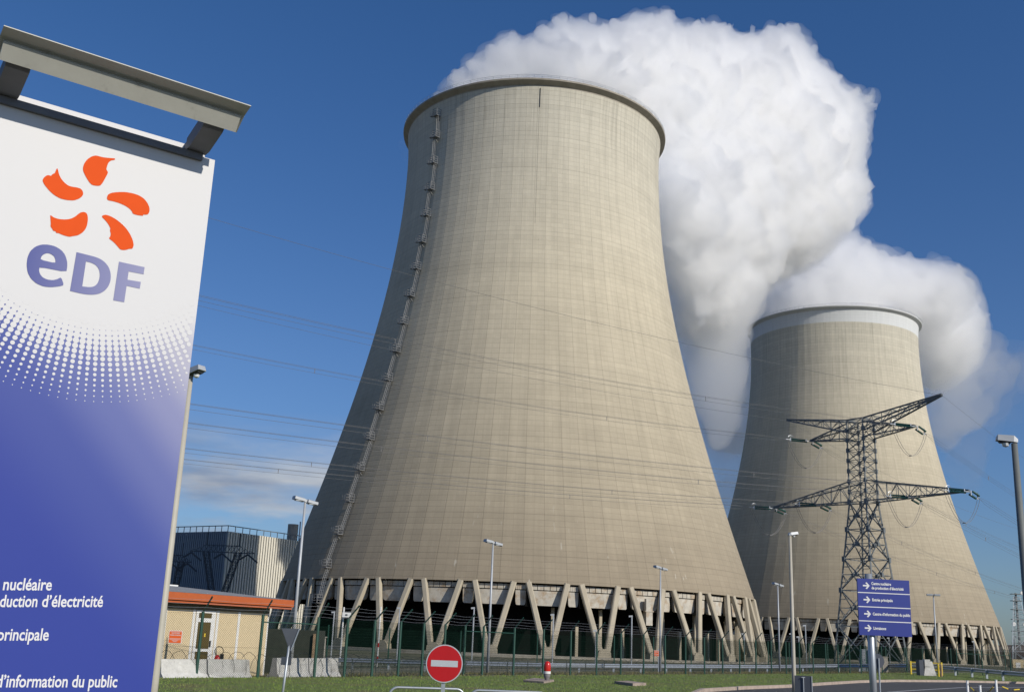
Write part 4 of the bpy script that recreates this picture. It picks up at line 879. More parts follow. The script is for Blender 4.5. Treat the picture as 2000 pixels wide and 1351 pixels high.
q = pd(571, 1045, 545); MB().cyl((q.x, q.y, 0), 2.6, top_z - 3, top_z + 9.0, 16).build('chimney', M['conc'], hb); MB().beam((q.x + 3.4, q.y, top_z), (q.x + 3.4, q.y, top_z + 10.5), .6).build('vent_pipe', M['galv'], hb)
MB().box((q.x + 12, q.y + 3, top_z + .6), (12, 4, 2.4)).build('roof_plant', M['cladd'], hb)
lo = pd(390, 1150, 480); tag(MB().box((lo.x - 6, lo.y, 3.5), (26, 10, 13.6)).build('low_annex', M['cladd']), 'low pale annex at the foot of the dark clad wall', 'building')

# ------------------------------------------------------------------ lattice helpers
def lattice(mb, corners0, corners1, n_, w_leg, w_br, horiz=True, pat='X'):
    """square lattice box between two rings of 4 corners"""
    k = len(corners0)
    for i in range(k): mb.beam(corners0[i], corners1[i], w_leg)
    for j in range(n_):
        a = [corners0[i].lerp(corners1[i], j / n_) for i in range(k)]; b = [corners0[i].lerp(corners1[i], (j + 1) / n_) for i in range(k)]
        for i in range(k):
            i2 = (i + 1) % k
            if pat == 'X': mb.beam(a[i], b[i2], w_br); mb.beam(a[i2], b[i], w_br)
            elif pat == 'K': m_ = (b[i] + b[i2]) / 2; mb.beam(a[i], m_, w_br); mb.beam(a[i2], m_, w_br); mb.beam(b[i], b[i2], w_br)
            else: mb.beam(a[i] if j % 2 else a[i2], b[i2] if j % 2 else b[i], w_br)
            if horiz and pat != 'K': mb.beam(b[i], b[i2], w_br)
PC = Vector((56.87, 170.88, 0)); PB = .9366; PU = Vector((math.cos(PB), -math.sin(PB), 0)); PV = Vector((math.sin(PB), math.cos(PB), 0))
py = thing('transmission_pylon', 'large steel lattice pylon with two crossarms in front of the far cooling tower', 'pylon', (PC.x, PC.y, -1.2))
def ring(z, h, c=None): c = c or PC; return [c + PU * (a * h) + PV * (b * h) + Zv * z for a, b in ((-1, -1), (1, -1), (1, 1), (-1, 1))]
mb = MB(); zs = [(-1.3, 3.95), (5.2, 3.35), (10.6, 2.85), (15.4, 2.4), (20, 1.95), (24.3, 1.55)]
for (za, ha), (zb_, hb_) in zip(zs, zs[1:]):
    A, B = ring(za, ha), ring(zb_, hb_); 
    for i in range(4):
        i2 = (i + 1) % 4; mb.beam(A[i], B[i], .22); mb.beam(B[i], B[i2], .12)
        mA, mB_, = (A[i] + A[i2]) / 2, (B[i] + B[i2]) / 2; mid = (A[i] + A[i2] + B[i] + B[i2]) / 4; mb.beam(A[i], B[i2], .14); mb.beam(A[i2], B[i], .14)
        l1, l2 = (A[i] + B[i]) / 2, (A[i2] + B[i2]) / 2; mb.beam(l1, l2, .09) if za > 0 else None
        for P_, Q_ in ((A[i], B[i]), (A[i2], B[i2])):
            m1_ = P_.lerp(Q_, .25); m2_ = P_.lerp(Q_, .75); mb.beam(m1_, A[i].lerp(B[i2], .25) if P_ is A[i] else A[i2].lerp(B[i], .25), .08); mb.beam(m2_, A[i2].lerp(B[i], .75) if P_ is A[i] else A[i].lerp(B[i2], .75), .08)
            mb.beam(l1 if P_ is A[i] else l2, A[i].lerp(B[i2], .25) if P_ is A[i] else A[i2].lerp(B[i], .25), .08)
        mb.box(mid, (.45, .45, .6), Matrix.Rotation(-PB, 3, 'Z')) if za > 4 else None
        mb.box(B[i], (.5, .5, .8), Matrix.Rotation(-PB, 3, 'Z'))
mb.build('lower_body', M['steel'], py)
mb = MB(); lattice(mb, ring(24.3, 1.55), ring(37.6, 1.5), 8, .2, .09, horiz=True)
for j in range(1, 8, 1):
    z = 24.3 + 13.3 * j / 8
    for c in ring(z, 1.53): mb.box(c, (.36, .36, .7), Matrix.Rotation(-PB, 3, 'Z'))
mb.build('upper_body', M['steel'], py)
def arm(side, root_h, zb0, zt0, tipL, tipz, nseg, nm, wleg=.17, wbr=.08, tipw=.12):
    mb = MB(); u = PU * side
    c = [PC + u * 1.5 + PV * b * root_h + Zv * z for z, b in ((zb0, -1), (zb0, 1), (zt0, 1), (zt0, -1))]
    e = [PC + u * tipL + PV * b * tipw + Zv * (tipz + dz) for dz, b in ((0, -1), (0, 1), (.18, 1), (.18, -1))]
    lattice(mb, c, e, nseg, wleg, wbr, horiz=True, pat='Z'); mb.build(nm, M['steel'], py)
for s_ in (-1, 1):
    arm(s_, 1.5, 24.4, 27.6, 18.0, 24.65, 9, 'crossarm'); arm(s_, 1.5, 34.6, 37.0, 9.9, 35.3, 5, 'crossarm'); arm(s_, 1.4, 35.6, 37.6, 14.7, 39.5, 8, 'earth_wire_arm', .2)
mb = MB()
for i in range(4):
    A = ring(37.6, 1.5); mb.beam(A[i], A[(i + 1) % 4], .2)
mb.beam(A[0], A[2], .12); mb.build('cap_frame', M['steel'], py)
gl, gr = 3.51421725, 0.8865944
LV = Vector((math.cos(gl), math.sin(gl), 0)); RV = Vector((math.cos(gr), math.sin(gr), 0))
wl = {'A': (9.9, 35.3), 'B': (-9.9, 35.3), 'C': (18., 24.6), 'D': (8.5, 24.5), 'E': (-8.5, 24.5), 'F': (-18., 24.6), 'G': (14.7, 39.5), 'H': (-14.7, 39.5)}
names_ = {'A': 'right upper', 'B': 'left upper', 'C': 'right outer lower', 'D': 'right inner lower', 'E': 'left inner lower', 'F': 'left outer lower', 'G': 'right earth wire', 'H': 'left earth wire'}
Gl, al, bl, al2, bl2, kk, al3, bl3 = 3.51421725, -.0226853737, 5.23524613e-4, .0129880321, 5.05361755e-4, 1.44772516e-3, -.0357420156, 2.87225806e-4
ar, br_, ar2, br2 = -.0808667923, 2.11408641e-4, -.132401444, 2.90889078e-3
for k, (L, z) in wl.items():
    P0 = PC + PU * L + Zv * z; lo_, hi_ = (k in 'AB'), (k in 'GH')
    a, b = (al2, bl2) if k in 'GH' else ((al3, bl3) if k in 'CDEF' else (al, bl))
    def WL_(s, a=a, b=b, L=L): return P0 + LV * s + PU * (s * kk * L) + Zv * (a * s + b * s * s)
    ra, rb = (-.075, 3.2e-4) if k in 'GH' else (ar, br_)
    def WR_(s, ra=ra, rb=rb): return P0 + RV * s + Zv * (ra * s + rb * s * s)
    for side, W in (('left', WL_), ('right', WR_)):
        if k in 'GH':
            mb = MB().tube([W(s) for s in np.linspace(0, 150 if side == 'left' else 190, 60)], .02, 4, cap=False)
            tag(mb.build('power_line', M['cable']), 'single %s of the pylon running to the %s' % (names_[k], side), 'power line', 'power lines'); continue
        # tension insulators
        ib = MB(); 
        for o_ in (-.32, .32):
            d = (W(4.0) - W(.9)).normalized(); sd = d.cross(Zv).normalized()
            st, en = W(.9) + Zv * o_ * .6 + sd * o_ * .8, W(4.0) + Zv * o_ * .6 + sd * o_ * .8; n_ = 16
            ib.tube([st.lerp(en, i / (2 * n_)) for i in range(2 * n_ + 1)], [(.16 if i % 2 else .05) for i in range(2 * n_ + 1)], 8)
        o = ib.build('insulator', M['insul'], py)
        MB().beam(P0, W(.9), .1).build('yoke', M['galv'], py); yb = MB(); yb.beam(W(4.0) - Zv * .35, W(4.0) + Zv * .35, .12); yb.beam(W(4.0), W(4.9), .1); yb.beam(W(.9) - Zv * .35, W(.9) + Zv * .35, .12); yb.tube([W(4.) + Zv * (.35 + .35 * math.sin(q)) + (W(4.5) - W(4)).normalized() * (-.5 * math.cos(q)) for q in np.linspace(0, 3.1, 8)], .03, 4); yb.build('yoke', M['galv'], py)
        mb = MB(); 
        for ox, oz in ((-.25, .2), (.25, .2), (0, -.4)):
            sd = LV.cross(Zv) if side == 'left' else RV.cross(Zv)
            mb.tube([W(s) + sd * ox + Zv * oz * min(1, (s - 4.6) / 3) for s in np.linspace(4.6, 150 if side == 'left' else 200, 60)], .018, 4, cap=False)
        for s in (38, 84, 130): mb.beam(W(s) - Zv * .4, W(s) + Zv * .25, .07)
        tag(mb.build('power_line', M['cable']), 'triple %s conductor of the pylon running to the %s' % (names_[k], side), 'power line', 'power lines')
    # jumper loop under the arm
    a_, b_ = WL_(4.6), WR_(4.6); mb = MB()
    for o_ in (-.2, .2): mb.tube([a_.lerp(b_, q) - Zv * (4.2 * math.sin(math.pi * q) ** .8) + PU * o_ for q in np.linspace(0, 1, 26)], .03, 4)
    mb.beam(a_.lerp(b_, .5) - Zv * 4.2 - PU * .25, a_.lerp(b_, .5) - Zv * 4.2 + PU * .25, .12)
    mb.build('jumper_loop', M['cable'], py) if k not in 'GH' else None

# far pylons in front of the clad building
def cat_pylon(label, x, ytop, ybar, xl, xr, D):
    s_ = D / FPX; c = pd(x, ybar, D); zb_ = c.z; W2 = (xr - xl) / 2 * s_; t = thing('transmission_pylon', label, 'pylon', (c.x, c.y, -3.2), 'distant pylons'); mb = MB(); m0 = pd((xl + xr) / 2, ybar, D).x; _bm = mb.beam
    mb.beam = lambda a, b, w, h=None, **k: _bm(a, b, w * .62, **k)
    def P_(x_, z_, y_=0): return Vector((x_, c.y + y_, z_))
    for x0, x1 in ((m0 - W2, m0 + W2),):
        for zz, wv_ in ((0, .5), (2.6, .45)):
            mb.beam(P_(x0 + (zz > 0) * W2 * .45, zb_ + zz), P_(x1 - (zz > 0) * W2 * .45, zb_ + zz), wv_)
        n_ = 14
        for i in range(n_):
            q0, q1 = x0 + (x1 - x0) * i / n_, x0 + (x1 - x0) * (i + 1) / n_; tz = lambda q: zb_ + 2.6 * min(1, (W2 - abs(q - m0)) / (W2 * .45)); mb.beam(P_(q0, zb_), P_(q1, tz(q1)), .25); mb.beam(P_(q0, tz(q0)), P_(q1, zb_), .25)
    wx = W2 * .5
    for sx_ in (-1, 1):
        mb2 = [Vector((m0 + sx_ * wx + a, c.y + b, zb_)) for a, b in ((-1, -1), (1, -1), (1, 1), (-1, 1))]; z_m = zb_ - 17
        e = [Vector((m0 + sx_ * 2.0 + a, c.y + b, z_m)) for a, b in ((-1, -1), (1, -1), (1, 1), (-1, 1))]; lattice(mb, mb2, e, 7, .4, .2)
        mb.beam(P_(m0 + sx_ * wx, zb_ + 2.6), P_(m0 + sx_ * wx * 1.0, zb_ + 7.5), .5)
        f = [Vector((m0 + sx_ * 3 * 0 + a * 3, c.y + b * 3, z_m)) for a, b in ((-1, -1), (1, -1), (1, 1), (-1, 1))]
    f0 = [Vector((m0 + a * 3, c.y + b * 3, z_m)) for a, b in ((-1, -1), (1, -1), (1, 1), (-1, 1))]; f1 = [Vector((m0 + a * 6, c.y + b * 6, -3.2)) for a, b in ((-1, -1), (1, -1), (1, 1), (-1, 1))]; lattice(mb, f1, f0, 6, .45, .22)
    mb.build('lattice_frame', M['steelfar'], t)
    for q in (-.95, 0, .8):
        ib = MB(); ib.beam(P_(m0 + W2 * q, zb_ - .5), P_(m0 + W2 * q - 3, zb_ - 2.5), .6); ib.beam(P_(m0 + W2 * q, zb_ - .5), P_(m0 + W2 * q + 4, zb_ - 3.5), .6); ib.build('insulator', M['steelfar'], t)
cat_pylon('distant dark pylon with a wide flat crossbar in front of the clad building', 435, 1055, 1078, 374, 494, 440)
cat_pylon('distant dark pylon half hidden behind the totem sign lamp post', 335, 1080, 1096, 296, 372, 455)

# telecom mast
mt = pd(1978, 1157, 640); t = thing('telecom_mast', 'pale lattice telecommunication mast with antennas at the far right', 'mast', (mt.x, mt.y, -3.2)); mb = MB(); c0 = Vector((mt.x + 1.5, mt.y, 0))
def r3_(z, h): return [c0 + Vector((h * math.cos(a), h * math.sin(a), z)) for a in (R(205), R(330), R(90))]
lattice(mb, r3_(-3.2, 6.2), r3_(12, 4.7), 2, .38, .2); lattice(mb, r3_(12, 4.7), r3_(mt.z - 2, 1.9), 12, .22, .1, pat='Z'); mb.build('lattice_frame', M['galv'], t)
mb = MB().beam(c0 + Zv * 5, c0 + Zv * mt.z, .8); mb.build('cable_core', M['steel'], t); mb = MB()
for zz in (0, 3.5, 8, 13, 19, 25): mb.box(c0 + Zv * (mt.z - zz - .6), (5 + zz * .08, 3, .35))
mb.build('platform', M['steel'], t); mb = MB()
for dx_, zz in ((3.2, 0), (-2.4, 16), (3.2, 16), (3.6, 23)): mb.tube([c0 + Vector((dx_, -.9, mt.z - zz)), c0 + Vector((dx_, -.3, mt.z - zz))], 1.0, 12)
mb.build('antenna', M['white'], t)
q = pd(1990, 1286, 400); z0 = -3.2; t = thing('white_hut', 'small pale hut with two white doors at the foot of the far mast', 'building', (q.x, q.y, z0)); MB().box((q.x, q.y, z0 + 2), (6, 4, 4)).build('wall', M['cream'], t); MB().box((q.x - 1.3, q.y - 2.03, z0 + 1.5), (1.5, .06, 3)).build('door', M['white'], t); MB().box((q.x + 1.3, q.y - 2.03, z0 + 1.5), (1.5, .06, 3)).build('door', M['white'], t)

# ------------------------------------------------------------------ small things on the right
q = pd(1811, 1316, 88); z0 = gz(q.x, q.y); t = thing('concrete_block', 'stepped pale concrete block behind the fence at the right', 'block', (q.x, q.y, z0)); mb = MB()
mb.box((q.x + .12, q.y, z0 + .55), (.95, .6, 1.1), taper=.5); mb.build('base', M['jersey'], t); MB().box((q.x - .02, q.y, z0 + .98), (.42, .5, .5)).build('top', M['jersey'], t); MB().box((q.x - .52, q.y - .02, z0 + .6), (.3, .7, 1.15)).build('dark_side_plate', M['signback'], t)
for k, (x0, x1, lab) in enumerate(((1779, 1803, 'yellow and grey gate barrier left of the concrete block'), (1815, 1839, 'yellow and grey gate barrier right of the concrete block'))):
    a, b = pd(x0, 1300, 90), pd(x1, 1300, 90); z0 = gz(a.x, a.y); t = thing('gate_barrier', lab, 'barrier', (a.x, a.y, z0), 'yellow gate barriers')
    for zz, m_ in ((.98, 'yellow'), (.72, 'galv'), (.48, 'yellow'), (.25, 'galv')): MB().beam((a.x, a.y, z0 + zz), (b.x, b.y, z0 + zz), .07).build('rail', M[m_], t)
    for P_ in (a, b): MB().beam((P_.x, P_.y, z0), (P_.x, P_.y, z0 + 1.05), .1).build('post', M['yellow'], t)
for x, lab in ((1832.5, 'yellow bollard left of the pair by the gate'), (1837.5, 'rust brown bollard right of the pair by the gate')):
    a = pd(x, 1300, 86); z0 = gz(a.x, a.y); tag(MB().tube([(a.x, a.y, z0), (a.x, a.y, z0 + .9), (a.x, a.y, z0 + .95)], [.08, .08, .03], 8).build('bollard', M['yellow' if x < 1835 else 'rust']), lab, 'bollard', 'bollards by the gate')
q = pd(1690, 1290, 150); z0 = gz(q.x, q.y); ztp = pd(1690, 1267, 150).z; t = thing('transformer_cover', 'grey and white tapered equipment cover seen between the pylon feet', 'cabinet', (q.x, q.y, z0)); MB().box((q.x, q.y, (z0 + ztp) / 2), (1.3, 1.3, ztp - z0), taper=.75).build('body', M['signwhite'], t); MB().box((q.x + .35, q.y - .55, (z0 + ztp) / 2), (.3, .4, (ztp - z0) * .96)).build('end_plate', M['white'], t)
q = pd(1725, 1312, 100); z0 = gz(q.x, q.y); t = thing('relay_box', 'small cream box beside the guard rail behind the round sign', 'cabinet', (q.x, q.y, z0)); MB().box((q.x, q.y, z0 + .6), (.7, .5, 1.2)).build('body', M['conc'], t); MB().box((q.x, q.y, z0 + 1.23), (.8, .6, .06)).build('lid', M['conc'], t)
# chain posts
cps = []
for x0, y0, D, lab in ((1889, 1329, 25, 'white chain post at the left end of the yellow and black chain'), (1914, 1338, 25.5, 'white chain post standing lower in the photo between the two others'), (1945, 1327.5, 24, 'white chain post at the right of the chain'), (2012, 1330, 24.5, 'white chain post just outside the right edge')):
    p = pd(x0, y0, D); cps.append(p); t = thing('chain_post', lab, 'post', (p.x, p.y, 0), 'white chain posts'); MB().tube([(p.x, p.y, 0), (p.x, p.y, p.z)], .023, 10).build('post', M['white'], t, smooth=True); MB().tube([(p.x, p.y, p.z), (p.x, p.y, p.z + .01)], .028, 10).build('cap', M['white'], t)
    MB().tube([(p.x, p.y, 0), (p.x, p.y, .03)], [.12, .1], 14).build('foot', M['chainblack'], t)
def chain(label, a, b, sag, dz=.05):
    t = thing('chain', label, 'chain', tuple(a), 'yellow and black barrier chains'); a = a - Zv * dz; b = b - Zv * dz; n_ = max(6, int((b - a).length / .12)); pts = [a.lerp(b, i / n_) - Zv * (sag * 4 * (i / n_) * (1 - i / n_)) for i in range(n_ + 1)]; my, mk = MB(), MB()
    for i in range(n_):
        p, q = pts[i], pts[i + 1]
        if i % 2: my.tube([p, p.lerp(q, .5), q], .013, 6)
        else:
            for e in range(3): c = p.lerp(q, (e + .5) / 3); mk.tube([c + (q - p).normalized() * (.018 * math.cos(w_)) + (Zv if e % 2 else Vector((1, 0, 0)).cross(q - p).normalized()) * (.009 * math.sin(w_)) for w_ in np.linspace(0, 6.28, 9)[:-1]], .004, 4, closed=True)
    my.build('yellow_links', M['yellow'], t); tag(mk.build('black_links', M['chainblack'], t), kind='stuff')
chain('chain sagging from the left white post to the right one', cps[0], cps[2], .20); chain('chain sagging out of the right edge of the photo', cps[2], cps[3], .12)
chain('short chain dropping from the left post behind the middle one', cps[0] - Zv * .12, cps[1] - Zv * .1, .10)
# beacon and slabs
q = pd(1068, 1334, 42.2); t = thing('beacon', 'red domed beacon light with a white band on a grey foot in the lawn', 'beacon', (q.x, q.y, .09)); c = (q.x, q.y, .09)
MB().lathe(c, [(0, 0), (.1, 0), (.085, .1), (.12, .2), (.12, .3), (0, .3)], 20).build('base', M['greybase'], t, smooth=True); MB().lathe(c, [(.001, .3), (.135, .3), (.135, .385), (.001, .39)], 20).build('white_band', M['white'], t)
MB().lathe(c, [(.12, .39), (.128, .45), (.128, .6), (.11, .68), (.07, .73), (0.001, .75)], 20).build('red_dome', M['bulb'], t, smooth=True)
def slab_(label, pts, zt=.16):
    P_ = [gp(*p, .09) for p in pts]; c = sum((Vector(p) for p in P_), Vector()) / len(P_); k = len(P_); mb = MB().add([(p.x, p.y, .06) for p in P_] + [(p.x, p.y, zt) for p in P_], [tuple(range(k))[::-1], tuple(range(k, 2 * k))] + [(i, (i + 1) % k, k + (i + 1) % k, k + i) for i in range(k)]); tag(mb.build('access_cover', M['stone']), label, 'cover slab', 'concrete cover slabs in the lawn')
slab_('flat brown cover slab in the lawn left of the red beacon', [(1021, 1331), (1062, 1334), (1082, 1330), (1042, 1326.5)]); slab_('larger brown cover slab in the lawn right of the red beacon', [(1200, 1334.5), (1236, 1339), (1262, 1338), (1226, 1333.5)], .19)
# weeds at the foot of the fence
n_ = 14000; ss_ = rng.uniform(0, cum[-1] - .1, n_); V = np.empty((n_, 3, 3))
for i in range(n_):
    p = fence_at(ss_[i]) + FLn * rng.uniform(-.5, 2.5) if i % 3 else fence_at(ss_[i]) + FLn * rng.uniform(0, 7); z0 = gz(p.x, p.y); h = rng.uniform(.04, .16); t_ = rng.uniform(0, 6.28); w_ = .012
    V[i] = [(p.x - w_ * math.cos(t_), p.y - w_ * math.sin(t_), z0), (p.x + w_ * math.cos(t_), p.y + w_ * math.sin(t_), z0), (p.x + rng.normal(0, .05), p.y + rng.normal(0, .05), z0 + h)]
me = bpy.data.meshes.new('dry_weeds'); me.from_pydata(V.reshape(-1, 3).tolist(), [], np.arange(n_ * 3).reshape(-1, 3).tolist()); me.materials.append(mat('dry_grass', (.22, .19, .09), 1, 0, .5, 1, dirt=(.08, .09, .03), dscale=1.2, dthr=(.45, .6), damt=.8))
o = bpy.data.objects.new('dry_weeds', me); sc.collection.objects.link(o); tag(o, 'dry weeds and stubble along the fence foot', 'weeds', kind='stuff')

# ------------------------------------------------------------------ steam
def steam_mat(name, dens):
    m = bpy.data.materials.new(name); m.use_nodes = True; t = m.node_tree; t.nodes.clear(); v = t.nodes.new('ShaderNodeVolumeScatter'); v.inputs['Color'].default_value = (1, 1, 1, 1); v.inputs['Density'].default_value = dens; v.inputs['Anisotropy'].default_value = .6
    ab = t.nodes.new('ShaderNodeVolumeAbsorption'); ab.inputs['Color'].default_value = (.0, .03, .1, 1); ab.inputs['Density'].default_value = dens * .014; ad = t.nodes.new('ShaderNodeAddShader'); t.links.new(v.outputs[0], ad.inputs[0]); t.links.new(ab.outputs[0], ad.inputs[1])
    o = t.nodes.new('ShaderNodeOutputMaterial'); t.links.new(ad.outputs[0], o.inputs['Volume']); return m
def in_poly(P, x, y):
    c = False; j = len(P) - 1
    for i in range(len(P)):
        if (P[i][1] > y) != (P[j][1] > y) and x < (P[j][0] - P[i][0]) * (y - P[i][1]) / (P[j][1] - P[i][1]) + P[i][0]: c = not c
        j = i
    return c
def edge_d(P, x, y):
    b = 1e9
    for i in range(len(P)):
        x0, y0 = P[i]; x1, y1 = P[(i + 1) % len(P)]; dx, dy = x1 - x0, y1 - y0; t = max(0, min(1, ((x - x0) * dx + (y - y0) * dy) / (dx * dx + dy * dy))); b = min(b, math.hypot(x - x0 - t * dx, y - y0 - t * dy))
    return b
ico = None
def steam(name, label, poly, depth, rmax, rmin, n_, seed, dens, vox, d1, d2, extra=(), thick=30, d3=(1.8, .9, 1), edge=(), fin=True, terr=None, fringe=None):
    global ico
    r_ = random.Random(seed); xs = [p[0] for p in poly]; ys = [p[1] for p in poly]; sph = []
    tries = 0
    while len(sph) < n_ and tries < 60000:
        tries += 1; x, y = r_.uniform(min(xs), max(xs)), r_.uniform(min(ys), max(ys))
        if not in_poly(poly, x, y): continue
        e = edge_d(poly, x, y)
        if e < rmin * .7: continue
        rp = min(e * r_.uniform(.85, 1.08), r_.uniform(rmin, rmax)); D = depth(x, y) - (terr(x, y) * min(1, e / 70.) if terr else 0); spread = (thick if not terr else 6) * min(1, e / 90.)
        D += r_.uniform(-1, 1) * spread; p = pd(x, y, D); rr = rp * (p - Vector((0, 0, CAMZ))).length / FPX
        sph.append((p, rr))
        if terr and len(sph) % 2 == 0:        # the body behind the terraced front
            rb = min(e * .97, 88.) ; Db = D + rb * D / FPX * .9 + r_.uniform(4, 28); sph.append((pd(x, y, Db), rb * Db / FPX))
    if edge:                                # small lobes along the rim of the cloud
        for i in range(len(poly)):
            a, b = poly[i], poly[(i + 1) % len(poly)]; L_ = math.dist(a, b)
            for j in range(int(L_ / edge[0])):
                t_ = r_.random(); rp = r_.uniform(*edge[1:]); x, y = a[0] + (b[0] - a[0]) * t_ + r_.gauss(0, 5), a[1] + (b[1] - a[1]) * t_ + r_.gauss(0, 5)
                cxm, cym = sum(xs) / len(xs), sum(ys) / len(ys); dl_ = math.hypot(cxm - x, cym - y); x += (cxm - x) / dl_ * rp * .9; y += (cym - y) / dl_ * rp * .9
                p = pd(x, y, depth(x, y) + r_.uniform(-1, 1) * 10); sph.append((p, rp * (p - Vector((0, 0, CAMZ))).length / FPX))
    sph += list(extra)
    bm = bmesh.new(); bmesh.ops.create_icosphere(bm, subdivisions=3, radius=1.); vv = np.array([v.co for v in bm.verts]); ff = [[v.index for v in f.verts] for f in bm.faces]; bm.free()
    V, F = [], []
    for i, (p, r) in enumerate(sph): V.append(vv * r + np.array(p)); F += [[a + i * len(vv) for a in f] for f in ff]
    me = bpy.data.meshes.new(name); me.from_pydata(np.concatenate(V).tolist(), [], F); me.materials.append(steam_mat(name + '_vapour', dens))
    o = bpy.data.objects.new(name, me); sc.collection.objects.link(o)
    rm = o.modifiers.new('r', 'REMESH'); rm.mode = 'VOXEL'; rm.voxel_size = vox; rm.use_smooth_shade = True
    for i, (sc_, st_, dpt) in enumerate((d1, d2, d3)):
        tx = bpy.data.textures.new(name + str(i), 'CLOUDS'); tx.noise_scale = sc_; tx.noise_depth = dpt; tx.noise_type = 'HARD_NOISE' if terr else 'SOFT_NOISE'
        dm = o.modifiers.new('d%d' % i, 'DISPLACE'); dm.texture = tx; dm.strength = st_; dm.mid_level = .43 if terr else .5; dm.texture_coords = 'GLOBAL'
    if fin: rm2 = o.modifiers.new('r2', 'REMESH'); rm2.mode = 'VOXEL'; rm2.voxel_size = vox * 1.1; rm2.use_smooth_shade = True
    dg = bpy.context.evaluated_depsgraph_get(); ev = o.evaluated_get(dg); me2 = bpy.data.meshes.new_from_object(ev); o.modifiers.clear(); o.data = me2; me2.name = name
    if fringe:                              # a thinner, torn outer skin of vapour
        V, F = [], []
        for i, (p, r) in enumerate(sph):
            if i % 2: continue
            V.append(vv * (r + fringe[0]) + np.array(p)); b = len(V) - 1; F += [[a + b * len(vv) for a in f] for f in ff]
        me = bpy.data.meshes.new('steam_fringe'); me.from_pydata(np.concatenate(V).tolist(), [], F); me.materials.append(steam_mat(name + '_fringe', fringe[1])); of = bpy.data.objects.new('steam_fringe', me); sc.collection.objects.link(of)
        rm = of.modifiers.new('r', 'REMESH'); rm.mode = 'VOXEL'; rm.voxel_size = 1.4
        for i, (sc_, st_) in enumerate(((9, fringe[0] * 2.6), (3, fringe[0] * 1.3))):
            tx = bpy.data.textures.new('fr' + name + str(i), 'CLOUDS'); tx.noise_scale = sc_; tx.noise_depth = 3; dm = of.modifiers.new('d%d' % i, 'DISPLACE'); dm.texture = tx; dm.strength = st_; dm.mid_level = .5; dm.texture_coords = 'GLOBAL'
        rm2 = of.modifiers.new('r2', 'REMESH'); rm2.mode = 'VOXEL'; rm2.voxel_size = 1.4
        dg = bpy.context.evaluated_depsgraph_get(); m3 = bpy.data.meshes.new_from_object(of.evaluated_get(dg)); of.modifiers.clear(); of.data = m3; m3.name = 'steam_fringe'; of.parent = o
    return tag(o, label, 'steam', 'steam plumes')
colp = [(1280, 480), (1400, 500), (1500, 540), (1500, 600), (1462, 640), (1462, 720), (1452, 800), (1435, 880), (1395, 890), (1350, 780), (1310, 620)]
steam('steam_veil', 'pale grey steam hanging beside the near tower, below the big plume', colp, lambda x, y: 425 + max(0, y - 480) * .1, 54, 16, 200, 41, .07, 1.8, (16, 9, 3), (5, 5, 2), (), 18, (3, 2.5, 1))
poly1 = [(852, 200), (862, 160), (885, 142), (920, 118), (955, 88), (985, 66), (1030, 72), (1065, 52), (1095, 38), (1130, 32), (1170, 50), (1200, 50), (1222, 26), (1275, 26), (1297, 15), (1330, 45), (1380, 42), (1405, 38), (1430, 62), (1455, 66), (1490, 60), (1550, 50), (1575, 72), (1600, 108), (1602, 132), (1630, 138), (1660, 175), (1700, 190), (1712, 212), (1700, 240), (1703, 275), (1688, 300), (1695, 345), (1700, 385), (1705, 402), (1688, 425), (1665, 445), (1600, 520), (1520, 550), (1480, 600), (1440, 660), (1400, 700), (1360, 690), (1320, 640), (1265, 500), (1245, 400), (1240, 300), (1180, 215), (1050, 195), (900, 215)]
def dep1(x, y):
    d = 352 + max(0, x - 1050) * .27
    if y > 230: d = max(400, min(d, 352 + max(0, x - 1050) * .27 - (y - 230) * .05)) + max(0, y - 430) * .12
    return d
def terr1(x, y):
    r_ = math.hypot(x - 1290, (y - 430) * .95); return 40 * max(0, 1 - (math.floor(r_ / 62 + .5 * math.sin(math.atan2(y - 430, x - 1290) * 3)) * 62) / 420)
def terr2(x, y):
    r_ = math.hypot(x - 1640, (y - 720)); return 24 * max(0, 1 - (math.floor(r_ / 46) * 46) / 320)
core = [(Vector((4.7 + 26 * math.cos(a) * q, 338.3 + 26 * math.sin(a) * q, 158 + 5 * random.random())), 13.5) for q in (0, 1) for a in np.linspace(0, 6.28, 9)[:-1]]
steam('steam_plume', 'huge white steam plume billowing right from the nearer cooling tower', poly1, dep1, 62, 13, 1000, 5, .27, .8, (13, 11, 2), (5, 5.5, 2), core, 30, (2.0, 2.0, 2), (9, 4, 20), True, terr1, (1.3, .04))
poly2 = [(1450, 640), (1460, 585), (1500, 545), (1545, 510), (1600, 470), (1650, 440), (1672, 462), (1700, 482), (1745, 482), (1765, 505), (1810, 515), (1860, 515), (1885, 530), (1912, 560), (1918, 600), (1925, 640), (1925, 680), (1900, 720), (1865, 745), (1830, 770), (1800, 760), (1780, 700), (1700, 640), (1550, 650), (1480, 700)]
def dep2(x, y):
    d = 575 + max(0, x - 1600) * .12
    if y > 600: d = max(d, 640 + (y - 600) * .1)
    return d
core2 = [(Vector((169.9 + 25 * math.cos(a) * q, 548.3 + 25 * math.sin(a) * q, 159 + 5 * random.random())), 14) for q in (0, 1) for a in np.linspace(0, 6.28, 9)[:-1]]
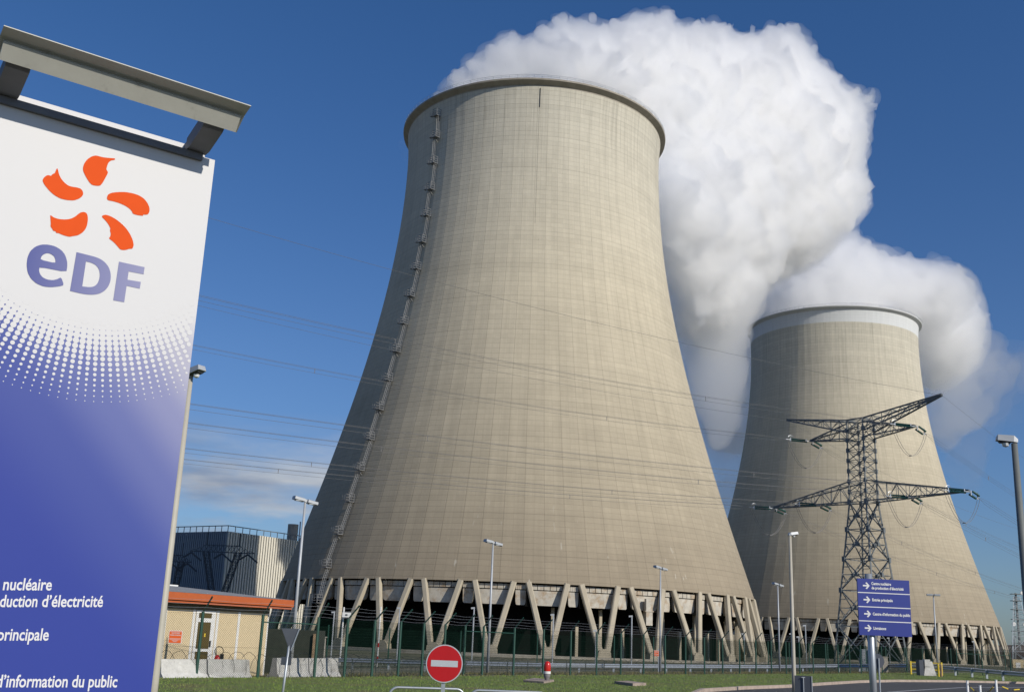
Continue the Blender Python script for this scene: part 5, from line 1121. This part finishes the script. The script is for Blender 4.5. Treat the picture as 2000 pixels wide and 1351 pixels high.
steam('steam_plume', 'smaller white steam plume curling around the farther cooling tower', poly2, dep2, 46, 9, 560, 9, .17, 1.0, (15, 12, 2), (6, 6, 2), core2, 25, (2.4, 1.9, 2), (11, 4, 14), True, terr2, (2., .025))
# thin veils
pv = [(1770, 560), (1850, 560), (1930, 640), (1960, 680), (1985, 700), (1990, 760), (1950, 780), (1930, 830), (1870, 870), (1830, 880), (1790, 800)]
steam('steam_veil', 'thin ragged steam veil right of the farther tower', pv, lambda x, y: 690, 40, 8, 150, 3, .03, 2.0, (20, 16, 3), (7, 9, 2), (), 30, (3, 3, 1))
pv = [(1800, 700), (1900, 640), (1990, 660), (2060, 640), (2090, 740), (2020, 800), (1960, 850), (1900, 960), (1850, 930), (1810, 820)]
steam('steam_veil', 'very faint outer haze of steam at the right edge beside the farther tower', pv, lambda x, y: 760, 45, 10, 70, 13, .008, 2.4, (24, 22, 3), (9, 12, 2), (), 30, (4, 5, 1))
pv = [(1965, 700), (1990, 690), (2030, 680), (2050, 720), (2030, 775), (1985, 775), (1972, 745)]
steam('steam_veil', 'small separate white puff at the right edge of the photo', pv, lambda x, y: 720, 22, 7, 30, 23, .02, 2.0, (14, 8, 2), (5, 6, 2), (), 10, (3, 3, 1))
pv = [(1280, 500), (1480, 500), (1530, 580), (1510, 640), (1510, 780), (1490, 870), (1440, 900), (1390, 880), (1330, 780)]
steam('steam_veil', 'grey translucent steam between the two towers', pv, lambda x, y: 640, 60, 16, 150, 31, .05, 2.2, (20, 12, 3), (7, 7, 2), (), 35, (3, 3, 1))
pv = [(1335, 760), (1490, 740), (1480, 900), (1450, 1030), (1410, 1030), (1370, 950)]
steam('steam_veil', 'faintest steam low between the two towers, thinning into blue sky', pv, lambda x, y: 720, 50, 14, 90, 33, .03, 2.4, (20, 14, 3), (8, 9, 2), (), 30, (3, 3, 1))
pv = [(772, 290), (785, 245), (810, 215), (850, 205), (870, 260), (850, 380), (800, 395), (782, 350)]
steam('steam_veil', 'faint wisp of steam left of the nearer tower rim', pv, lambda x, y: 395, 30, 10, 36, 4, .011, 1.5, (12, 6, 2), (4, 4, 2), (), 8, (2, 1.5, 1))
